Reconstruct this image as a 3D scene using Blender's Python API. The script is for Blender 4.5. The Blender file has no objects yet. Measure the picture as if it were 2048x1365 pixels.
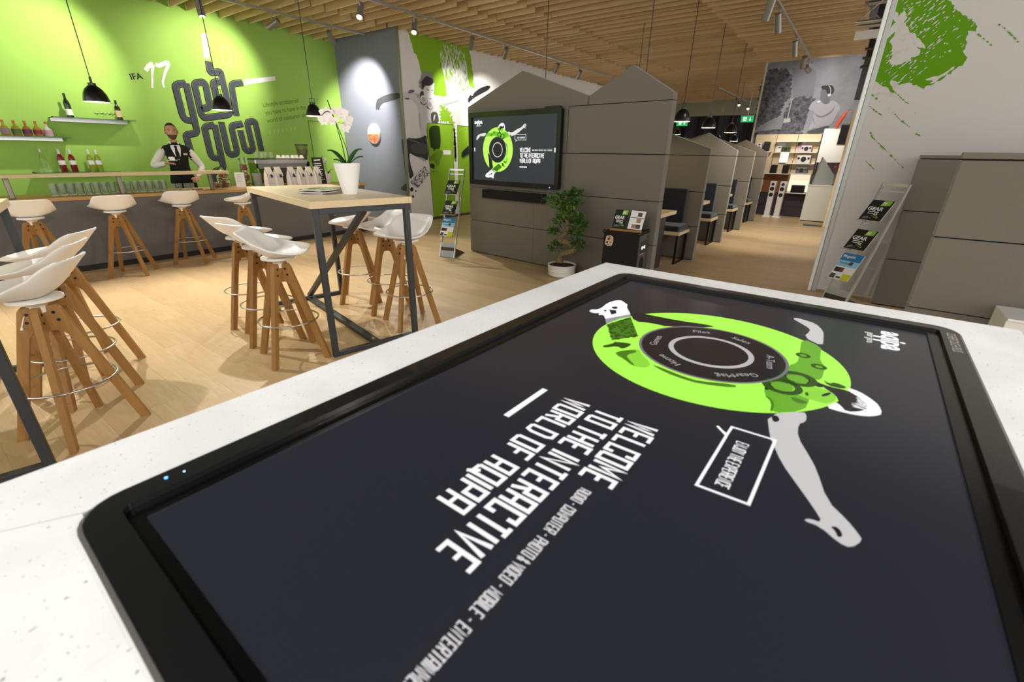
import bpy, bmesh, math, random
from mathutils import Vector, Matrix, Euler
random.seed(7)
PI = math.pi
scene = bpy.context.scene
C = scene.collection
# ------------------------------------------------------------------ camera
cd = bpy.data.cameras.new('camera'); cam = bpy.data.objects.new('camera', cd); C.objects.link(cam)
cd.sensor_width = 36.0; cd.lens = 895.7/2048*36.0; cd.clip_start = .02; cd.clip_end = 200
_th, _ro, _yw = math.radians(22.7), math.radians(.85), math.radians(36.0)
fw = Vector((0, math.cos(_th), -math.sin(_th))); up = Vector((0, math.sin(_th), math.cos(_th))); rt = Vector((1, 0, 0))
r2 = rt*math.cos(_ro)+up*math.sin(_ro); u2 = -rt*math.sin(_ro)+up*math.cos(_ro)
_Rz = Matrix.Rotation(_yw, 3, 'Z')
_m = Matrix((_Rz@r2, _Rz@u2, _Rz@(-fw))).transposed().to_4x4(); _m.translation = (0, 0, 1.4)
cam.matrix_world = _m
cd.dof.use_dof = True; cd.dof.focus_distance = 3.4; cd.dof.aperture_fstop = 4.5
scene.camera = cam
# ------------------------------------------------------------------ world and exposure
w = bpy.data.worlds.new('hall'); scene.world = w; w.use_nodes = True
bg = w.node_tree.nodes['Background']; bg.inputs[0].default_value = (1.0, .97, .93, 1); bg.inputs[1].default_value = 1.35
vs = scene.view_settings
vs.view_transform = 'Standard'; vs.look = 'None'; vs.gamma = 1.0; vs.exposure = .5; vs.use_curve_mapping = False

# ------------------------------------------------------------------ helpers
def lin(c):
    if isinstance(c, str):
        c = [int(c[i:i+2], 16)/255 for i in (0, 2, 4)]
        c = [x/12.92 if x <= .04045 else ((x+.055)/1.055)**2.4 for x in c]
    return (c[0], c[1], c[2], 1)
MATS = {}
def mat(name, col, rough=.6, metal=0, emit=0, spec=.5, trans=0, alpha=1, coat=0, ior=1.45, sheen=0):
    if name in MATS: return MATS[name]
    m = bpy.data.materials.new(name); m.use_nodes = True
    b = m.node_tree.nodes['Principled BSDF']; I = b.inputs; c = lin(col)
    I['Base Color'].default_value = c; I['Roughness'].default_value = rough; I['Metallic'].default_value = metal
    I['Specular IOR Level'].default_value = spec; I['IOR'].default_value = ior
    I['Transmission Weight'].default_value = trans; I['Alpha'].default_value = alpha
    I['Coat Weight'].default_value = coat; I['Sheen Weight'].default_value = sheen
    if emit: I['Emission Color'].default_value = c; I['Emission Strength'].default_value = emit
    MATS[name] = m; return m
def nodes(m): return m.node_tree.nodes, m.node_tree.links, m.node_tree.nodes['Principled BSDF']
def coords(m, scale=(1, 1, 1), kind='Object', rot=(0, 0, 0)):
    N, L, b = nodes(m); t = N.new('ShaderNodeTexCoord'); mp = N.new('ShaderNodeMapping')
    mp.inputs['Scale'].default_value = scale; mp.inputs['Rotation'].default_value = rot
    L.new(t.outputs[kind], mp.inputs['Vector']); return mp.outputs['Vector']
def noise(m, vec, scale, detail=3, rough=.5, dist=0):
    N, L, b = nodes(m); n = N.new('ShaderNodeTexNoise'); n.inputs['Scale'].default_value = scale
    n.inputs['Detail'].default_value = detail; n.inputs['Roughness'].default_value = rough; n.inputs['Distortion'].default_value = dist
    L.new(vec, n.inputs['Vector']); return n.outputs['Fac']
def ramp(m, fac, stops, const=False):
    N, L, b = nodes(m); r = N.new('ShaderNodeValToRGB'); e = r.color_ramp.elements
    if const: r.color_ramp.interpolation = 'CONSTANT'
    while len(e) < len(stops): e.new(.5)
    for i, (p, c) in enumerate(stops): e[i].position = p; e[i].color = lin(c)
    L.new(fac, r.inputs[0]); return r.outputs[0]
def mixc(m, fac, a, b_, mode='MIX'):
    N, L, b = nodes(m); x = N.new('ShaderNodeMix'); x.data_type = 'RGBA'; x.blend_type = mode
    for s, v in ((0, fac), (6, a), (7, b_)):
        if hasattr(v, 'is_output'): L.new(v, x.inputs[s])
        else: x.inputs[s].default_value = v if s == 0 else lin(v)
    return x.outputs[2]
def base(m, out): N, L, b = nodes(m); L.new(out, b.inputs['Base Color'])
def bump(m, fac, strength=.2, dist=.01):
    N, L, b = nodes(m); n = N.new('ShaderNodeBump'); n.inputs['Strength'].default_value = strength; n.inputs['Distance'].default_value = dist
    L.new(fac, n.inputs['Height']); L.new(n.outputs[0], b.inputs['Normal'])
def objrand(m):
    N, L, b = nodes(m); return N.new('ShaderNodeObjectInfo').outputs['Random']

class B:
    "collects shapes into one mesh"
    def __init__(s): s.v = []; s.f = []; s.mi = []; s.cur = 0
    def add(s, vs, fs):
        o = len(s.v); s.v += [tuple(v) for v in vs]; s.f += [tuple(i+o for i in f) for f in fs]; s.mi += [s.cur]*len(fs); return s
    def box(s, x0, x1, y0, y1, z0, z1):
        return s.add([(x0, y0, z0), (x1, y0, z0), (x1, y1, z0), (x0, y1, z0), (x0, y0, z1), (x1, y0, z1), (x1, y1, z1), (x0, y1, z1)],
                     [(0, 3, 2, 1), (4, 5, 6, 7), (0, 1, 5, 4), (1, 2, 6, 5), (2, 3, 7, 6), (3, 0, 4, 7)])
    def cbox(s, c, d): return s.box(c[0]-d[0]/2, c[0]+d[0]/2, c[1]-d[1]/2, c[1]+d[1]/2, c[2]-d[2]/2, c[2]+d[2]/2)
    def bbox(s, x0, x1, y0, y1, z0, z1, r):
        "box with chamfered edges (12 bevels)"
        bm = bmesh.new(); bmesh.ops.create_cube(bm, size=1)
        for v in bm.verts: v.co = Vector(((x0+x1)/2+v.co.x*(x1-x0), (y0+y1)/2+v.co.y*(y1-y0), (z0+z1)/2+v.co.z*(z1-z0)))
        bmesh.ops.bevel(bm, geom=bm.edges[:], offset=r, segments=2, profile=.5, affect='EDGES')
        bm.verts.index_update(); s.add([v.co for v in bm.verts], [[v.index for v in f.verts] for f in bm.faces]); bm.free(); return s
    def tube(s, pts, r, n=8, cap=True):
        "swept tube through pts with radius r (number or list)"
        pts = [Vector(p) for p in pts]; k = len(pts); rr = r if isinstance(r, (list, tuple)) else [r]*k
        vs = []; ref = None
        for i, p in enumerate(pts):
            d = (pts[min(i+1, k-1)]-pts[max(i-1, 0)]).normalized()
            if ref is None: ref = Vector((0, 0, 1)) if abs(d.z) < .9 else Vector((1, 0, 0))
            a = d.cross(ref).normalized(); b = a.cross(d).normalized(); ref = b
            vs += [p+a*(rr[i]*math.cos(2*PI*j/n))+b*(rr[i]*math.sin(2*PI*j/n)) for j in range(n)]
        fs = [(i*n+j, i*n+(j+1) % n, (i+1)*n+(j+1) % n, (i+1)*n+j) for i in range(k-1) for j in range(n)]
        if cap: fs += [tuple(range(n-1, -1, -1)), tuple(range((k-1)*n, k*n))]
        return s.add(vs, fs)
    def cyl(s, p0, p1, r0, r1=None, n=16): return s.tube([p0, p1], [r0, r0 if r1 is None else r1], n)
    def lathe(s, prof, c=(0, 0, 0), n=24, cap0=True, cap1=True):
        vs = [(c[0]+r*math.cos(2*PI*j/n), c[1]+r*math.sin(2*PI*j/n), c[2]+z) for r, z in prof for j in range(n)]; k = len(prof)
        fs = [(i*n+j, i*n+(j+1) % n, (i+1)*n+(j+1) % n, (i+1)*n+j) for i in range(k-1) for j in range(n)]
        if cap0: fs.append(tuple(range(n-1, -1, -1)))
        if cap1: fs.append(tuple(range((k-1)*n, k*n)))
        return s.add(vs, fs)
    def torus(s, c, R, r, n=32, m=8, ax='z'):
        vs = []
        for i in range(n):
            a = 2*PI*i/n
            for j in range(m):
                b = 2*PI*j/m; q = R+r*math.cos(b); x, y, z = q*math.cos(a), q*math.sin(a), r*math.sin(b)
                vs.append((c[0]+x, c[1]+y, c[2]+z) if ax == 'z' else (c[0]+x, c[1]+z, c[2]+y) if ax == 'y' else (c[0]+z, c[1]+x, c[2]+y))
        return s.add(vs, [(i*m+j, ((i+1) % n)*m+j, ((i+1) % n)*m+(j+1) % m, i*m+(j+1) % m) for i in range(n) for j in range(m)])
    def sphere(s, c, r, n=12, m=8, f=None):
        if not isinstance(r, (tuple, list)): r = (r, r, r)
        vs = []
        for i in range(m+1):
            p = PI*i/m
            for j in range(n):
                a = 2*PI*j/n; d = Vector((math.sin(p)*math.cos(a), math.sin(p)*math.sin(a), math.cos(p)))
                q = Vector((d.x*r[0], d.y*r[1], d.z*r[2]))
                if f: q = f(q, d)
                vs.append((c[0]+q.x, c[1]+q.y, c[2]+q.z))
        return s.add(vs, [(i*n+j, (i+1)*n+j, (i+1)*n+(j+1) % n, i*n+(j+1) % n) for i in range(m) for j in range(n)])
    def prism(s, pts, fr, e0, e1):
        "polygon pts (2d) extruded in a frame between offsets e0 and e1"
        n = len(pts); vs = [fr(u, v, e0) for u, v in pts]+[fr(u, v, e1) for u, v in pts]
        return s.add(vs, [tuple(range(n-1, -1, -1)), tuple(range(n, 2*n))]+[(i, (i+1) % n, n+(i+1) % n, n+i) for i in range(n)])
    def poly(s, pts, fr, e=0): return s.add([fr(u, v, e) for u, v in pts], [tuple(range(len(pts)))])
    def ribbon(s, pts, wd, fr, e=0, off=0, closed=False):
        "flat stroke of width wd along 2d polyline, shifted sideways by off"
        P = [Vector(p) for p in pts]; k = len(P); L = []; R = []
        for i in range(k):
            a = P[i]-P[i-1] if (i or closed) else P[1]-P[0]; b = P[(i+1) % k]-P[i] if (i < k-1 or closed) else a
            if a.length < 1e-6: a = b
            if b.length < 1e-6: b = a
            a.normalize(); b.normalize(); na = Vector((-a.y, a.x)); nb = Vector((-b.y, b.x)); m = na+nb
            if m.length < .1: m = na
            m.normalize(); q = 1/max(.45, m.dot(na)); wi = wd[i] if isinstance(wd, list) else wd
            L.append(P[i]+m*q*(off+wi/2)); R.append(P[i]+m*q*(off-wi/2))
        if closed: L.append(L[0]); R.append(R[0]); k += 1
        return s.add([fr(p.x, p.y, e) for p in L]+[fr(p.x, p.y, e) for p in R], [(i+k, i+k+1, i+1, i) for i in range(k-1)])
    def disc(s, c, r, fr, e=0, n=32, r0=0):
        if not r0: return s.poly([(c[0]+r*math.cos(2*PI*i/n), c[1]+r*math.sin(2*PI*i/n)) for i in range(n)], fr, e)
        vs = [fr(c[0]+q*math.cos(2*PI*i/n), c[1]+q*math.sin(2*PI*i/n), e) for q in (r0, r) for i in range(n)]
        return s.add(vs, [(i, (i+1) % n, n+(i+1) % n, n+i)[::-1] for i in range(n)])
    def grid(s, pts, nu, nv): return s.add(pts, [(i*nv+j, i*nv+j+1, (i+1)*nv+j+1, (i+1)*nv+j) for i in range(nu-1) for j in range(nv-1)])
    def xf(s, M):
        s.v = [tuple(M@Vector(v)) for v in s.v]; return s
    def mesh(s, name, m, smooth=0):
        me = bpy.data.meshes.new(name); me.from_pydata(s.v, [], s.f)
        for x in (m if isinstance(m, (list, tuple)) else [m]): me.materials.append(x)
        if any(s.mi): me.polygons.foreach_set('material_index', s.mi)
        if smooth:
            me.polygons.foreach_set('use_smooth', [True]*len(me.polygons)); me.set_sharp_from_angle(angle=math.radians(smooth))
        me.validate(); me.update(); return me
    def obj(s, name, m, parent=None, smooth=0, **kw):
        return link(name, s.mesh(name, m, smooth), parent, **kw)
def link(name, me, parent=None, loc=None, label=None, cat=None, group=None, kind=None):
    o = bpy.data.objects.new(name, me); C.objects.link(o)
    if parent: o.parent = parent
    if loc: o.location = loc
    return tag(o, label, cat, group, kind)
def tag(o, label=None, cat=None, group=None, kind=None):
    for k, v in (('label', label), ('category', cat), ('group', group), ('kind', kind)):
        if v: o[k] = v
    return o
def thing(name, label, cat, loc=(0, 0, 0), rz=0, group=None):
    o = bpy.data.objects.new(name, None); C.objects.link(o); o.location = loc; o.rotation_euler = (0, 0, rz); o.empty_display_size = .1
    return tag(o, label, cat, group)
def dup(root, loc, rz, label=None, group=None):
    def cp(o, par):
        c = o.copy(); C.objects.link(c); c.parent = par
        for ch in kids.get(o, []): cp(ch, c)
        return c
    kids = {}
    def coll(o):
        kids[o] = list(o.children)
        for ch in kids[o]: coll(ch)
    coll(root); r = cp(root, None); r.location = loc; r.rotation_euler = (0, 0, rz)
    return tag(r, label, None, group)
def frame(o, ex, ey, n):
    o, ex, ey, n = map(Vector, (o, ex, ey, n))
    return lambda u, v, e=0: tuple(o+ex*u+ey*v+n*e)
XZ = lambda y: frame((0, y, 0), (1, 0, 0), (0, 0, 1), (0, -1, 0))     # faces -Y
YZ = lambda x: frame((x, 0, 0), (0, 1, 0), (0, 0, 1), (1, 0, 0))      # faces +X
XY = lambda z: frame((0, 0, z), (1, 0, 0), (0, 1, 0), (0, 0, 1))
def chaikin(p, k=1, closed=False):
    for _ in range(k):
        q = [] if closed else [p[0]]
        for i in range(len(p)-(0 if closed else 1)):
            a, b = p[i], p[(i+1) % len(p)]
            q += [(a[0]*.75+b[0]*.25, a[1]*.75+b[1]*.25), (a[0]*.25+b[0]*.75, a[1]*.25+b[1]*.75)]
        if not closed: q.append(p[-1])
        p = q
    return p
def fillet(p, r):
    q = [tuple(p[0])]
    for A, Bp, Cc in zip(p, p[1:], p[2:]):
        A, Bp, Cc = Vector(A), Vector(Bp), Vector(Cc); u, v = A-Bp, Cc-Bp; d = min(r, u.length*.48, v.length*.48)
        p1, p2 = Bp+u.normalized()*d, Bp+v.normalized()*d
        q += [tuple(p1*(1-t)**2+Bp*2*t*(1-t)+p2*t*t) for t in (0, .25, .5, .75, 1)]
    return q+[tuple(p[-1])]
def text(name, s, size, fr, u, v, e, m, parent, rot=0, sx=1, bold=0, align='LEFT', vcenter=False, label=None):
    cu = bpy.data.curves.new(name, 'FONT'); cu.body = s; cu.size = size; cu.align_x = align; cu.offset = bold*size
    cu.resolution_u = 3; cu.space_line = .9
    if vcenter: cu.align_y = 'CENTER'
    o = bpy.data.objects.new(name, cu); C.objects.link(o); bpy.context.view_layer.update()
    me = bpy.data.meshes.new_from_object(o.evaluated_get(bpy.context.evaluated_depsgraph_get()))
    bpy.data.objects.remove(o); bpy.data.curves.remove(cu)
    c, sn = math.cos(rot), math.sin(rot)
    for p in me.vertices:
        x, y = p.co.x*sx, p.co.y; p.co = fr(u+x*c-y*sn, v+x*sn+y*c, e)
    me.materials.clear(); me.materials.append(m); me.name = name
    return link(name, me, parent, label=label)
W_ = .44
GL = dict(E=[[(1, 1), (0, 1), (0, 0), (1, 0)], [(0, .5), (.8, .5)]], L=[[(0, 1), (0, 0), (1, 0)]], C=[[(1, .72), (1, 1), (0, 1), (0, 0), (1, 0), (1, .28)]],
    O=[[(0, 0), (0, 1), (1, 1), (1, 0), (0, 0)]], W=[[(0, 1), (.2, 0), (.5, .75), (.8, 0), (1, 1)]], M=[[(0, 0), (0, 1), (.5, .4), (1, 1), (1, 0)]],
    T=[[(0, 1), (1, 1)], [(.5, 1), (.5, 0)]], H=[[(0, 0), (0, 1)], [(1, 0), (1, 1)], [(0, .5), (1, .5)]], I=[[(.5, 0), (.5, 1)]],
    N=[[(0, 0), (0, 1), (1, 0), (1, 1)]], R=[[(0, 0), (0, 1), (1, 1), (1, .5), (0, .5)], [(.5, .5), (1, 0)]], A=[[(0, 0), (0, 1), (1, 1), (1, 0)], [(0, .42), (1, .42)]],
    V=[[(0, 1), (.5, 0), (1, 1)]], D=[[(0, 0), (0, 1), (.8, 1), (1, .8), (1, .2), (.8, 0), (0, 0)]], F=[[(1, 1), (0, 1), (0, 0)], [(0, .5), (.8, .5)]],
    Q=[[(0, 0), (0, 1), (1, 1), (1, 0), (0, 0)], [(.5, .2), (1.15, -.15)]], P=[[(0, 0), (0, 1), (1, 1), (1, .45), (0, .45)]], J=[[(1, 1), (1, 0), (0, 0), (0, .28)]],
    Y=[[(0, 1), (.5, .45), (1, 1)], [(.5, .45), (.5, 0)]], X=[[(0, 0), (1, 1)], [(0, 1), (1, 0)]], U=[[(0, 1), (0, 0), (1, 0), (1, 1)]],
    B=[[(0, 0), (0, 1), (.9, 1), (.9, .55), (0, .5)], [(0, .5), (1, .5), (1, 0), (0, 0)]], G=[[(1, .75), (1, 1), (0, 1), (0, 0), (1, 0), (1, .5), (.6, .5)]],
    S=[[(1, .8), (1, 1), (0, 1), (0, .5), (1, .5), (1, 0), (0, 0), (0, .2)]], K=[[(0, 0), (0, 1)], [(1, 1), (0, .5), (1, 0)]])
GL['&'] = [[(1, 0), (.1, .8), (.4, 1), (.7, .8), (0, .3), (.3, 0), (1, .4)]]; GL['-'] = [[(.2, .5), (.8, .5)]]
def condensed(b, s, u, v, h, fr, e, wd=.135, cw=.34, gap=.2, maxw=None):
    "narrow square lettering; returns end position"
    adv = lambda c: (.22 if c == ' ' else (.0 if c == 'I' else cw)+gap)*h
    tot = sum(adv(c) for c in s); k = 1 if not maxw else maxw/tot
    for c in s:
        if c != ' ':
            w = (0 if c == 'I' else cw*h*k)
            for q, pl in enumerate(GL[c]): b.ribbon([(u+x*w, v+y*h) for x, y in pl], wd*h*min(1, k*1.1), fr, e+.00015*q)
        u += adv(c)*k
    return u
def addlight(name, kind, loc, energy, parent=None, col=(1, .95, .87), size=.05, target=None, spot=60, blend=.6):
    l = bpy.data.lights.new(name, kind); l.energy = energy; l.color = col
    if kind == 'SPOT': l.spot_size = math.radians(spot); l.spot_blend = blend; l.shadow_soft_size = size
    elif kind == 'AREA': l.size = size
    else: l.shadow_soft_size = size
    o = bpy.data.objects.new(name, l); C.objects.link(o)
    if parent: o.parent = parent
    o.location = loc
    if target is not None:
        o.rotation_euler = (Vector(target)-Vector(loc)).to_track_quat('-Z', 'Y').to_euler()
    return o

# ------------------------------------------------------------------ materials
white = mat('white_plastic', 'F0EFEC', .35)
offw = mat('warm_white_lacquer', 'E6E4DC', .5)
black = mat('black_plastic', '141415', .35)
dark = mat('dark_core', '1B1B1A', .8)
steel = mat('brushed_steel', 'C8C8C6', .28, 1)
frame_m = mat('charcoal_steel_frame', '3A3D40', .45, .3)
glass = mat('clear_glass', 'FFFFFF', .02, 0, trans=1, ior=1.3)
glass_g = mat('green_edge_glass', 'BFE8DA', .03, 0, trans=1, ior=1.2)
acryl = mat('clear_acrylic', 'FFFFFF', .05, 0, trans=1, ior=1.1)
gloss_black = mat('gloss_black_bezel', '1A1A1C', .28, .35, coat=.3)
shirt_m = mat('white_shirt', 'DDDAD4', .8); vest_m = mat('black_waistcoat', '0B0B0C', .85)
skin_m = mat('skin', 'B98A72', .5); hair_m = mat('dark_hair', '2A201A', .7)
paint_green = mat('green_wall_paint', '9DC65C', .75, spec=.2)
print_green = mat('green_print', '86B428', .7, spec=.2)
splash_green = mat('green_splash_print', '5F9510', .75, spec=.2)
ink = mat('slate_ink', '454852', .7, spec=.2); inkd = mat('dark_ink', '26282E', .7, spec=.2)
print_w = mat('white_print', 'EDEDEA', .7, spec=.2)
pg = {k: mat('print_grey_%d' % k, (k/100,)*3, .75, spec=.2) for k in (2, 5, 9, 16, 28, 45, 62, 75, 78)}
def felt(name, a, b_, sc=320):
    m = mat(name, a, .95, spec=.1, sheen=.3); v = coords(m); n = noise(m, v, sc, 2, .7); n2 = noise(m, v, 2.2, 2)
    base(m, mixc(m, n2, ramp(m, n, [(.3, a), (.7, b_)]), mixc(m, .5, a, b_))); bump(m, n, .25, .004); return m
felt_m = felt('taupe_felt', '69645A', '857F74'); felt_dk = felt('grey_felt', '696765', '7D7B79'); felt_navy = felt('navy_felt', '1D1F26', '2C2F38')
grey_wall = felt('slate_wall_fabric', '777A8A', '888B9B', 500)
def wood(name, a, b_, c, sx=(1.2, 22, 22), rough=.5, rnd=.25):
    m = mat(name, a, rough, spec=.3); v = coords(m, sx); n = noise(m, v, 2.2, 5, .6, .6); n2 = noise(m, coords(m, (.6, 3, 3)), 1.5, 2)
    col = ramp(m, n, [(.25, a), (.52, b_), (.78, c)]); col = mixc(m, n2, col, b_)
    r = objrand(m); dk = mixc(m, r, (.82, .8, .78), (1.0, 1.0, 1.0)); col = mixc(m, rnd*2 if rnd < .5 else 1, col, dk, 'MULTIPLY')
    base(m, col); bump(m, n, .08, .002); return m
wood_slat = wood('slat_oak', 'C6A272', 'D6B688', 'E2CA9F', (1, 20, 8), .55, .4)
slat_edge = mat('slat_pale_edge', 'E3CBA2', .5)
wood_top = wood('table_oak', 'CDB38A', 'D8C29C', 'E1CFAE', (1, 18, 18), .4, .1)
wood_edge = wood('bar_oak', 'B08A58', 'C9A06A', 'D8B580', (18, 1, 18), .45, .1)
wood_leg = wood('stool_oak', '8C6336', 'A27844', 'B58B54', (24, 24, 1.5), .45, .25)
wood_disp = wood('display_birch', 'D8BC96', 'E4CCA8', 'EED9B8', (2, 2, 16), .5, .1)
wood_brown = wood('brown_ply', '7A4A2C', '8C5836', '9A6540', (3, 3, 14), .5, .1)
def floorm(name, tiled):
    m = mat(name, 'D9B98C', .42, spec=.35); v = coords(m, (1, 1, 1)); g = noise(m, coords(m, (1.3, 16, 16)), 2.0, 6, .6, 1.2)
    big = noise(m, coords(m, (.7, 2.2, 1)), 1.3, 3, .6); kn = noise(m, coords(m, (3.0, 9, 9)), 1.7, 2, .5)
    col = ramp(m, g, [(.22, 'C4A274'), (.45, 'D3B488'), (.72, 'DFC59C')]); col = mixc(m, ramp(m, big, [(.35, '000000'), (.7, 'FFFFFF')]), col, 'CDAD80')
    col = mixc(m, ramp(m, kn, [(.70, '000000'), (.80, 'FFFFFF')]), col, '96754C')
    if tiled:
        N, L, b = nodes(m); br = N.new('ShaderNodeTexBrick'); br.inputs['Scale'].default_value = 1; br.inputs['Mortar Size'].default_value = .003
        br.inputs['Brick Width'].default_value = 1.3; br.inputs['Row Height'].default_value = .193; br.inputs['Color1'].default_value = (.84, .84, .84, 1); br.inputs['Color2'].default_value = (1, 1, 1, 1); br.inputs['Mortar'].default_value = (.6, .6, .6, 1)
        L.new(v, br.inputs['Vector']); col = mixc(m, .8, col, br.outputs['Color'], 'MULTIPLY')
    else:
        col = mixc(m, .8, col, mixc(m, objrand(m), (.86, .85, .84), (1.0, 1.0, 1.0)), 'MULTIPLY')
    base(m, col); bump(m, g, .06, .002); return m
floor_far = floorm('oak_laminate_far', True); floor_near = floorm('oak_laminate_plank', False)
def stone():
    m = mat('speckled_white_stone', 'E6E7EA', .35, spec=.4); v = coords(m)
    sp = noise(m, coords(m, (1.6, 1, 1)), 140, 2, .55); sp2 = noise(m, v, 30, 3, .6); cl = noise(m, v, 5, 3)
    col = mixc(m, ramp(m, sp, [(.69, '000000'), (.72, 'FFFFFF')]), ramp(m, cl, [(.35, 'DCDDE0'), (.65, 'E9EAED')]), '77757A')
    col = mixc(m, ramp(m, sp2, [(.62, '000000'), (.74, '666666')]), col, 'C2C1C2'); base(m, col); return m
stone_m = stone()
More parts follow.
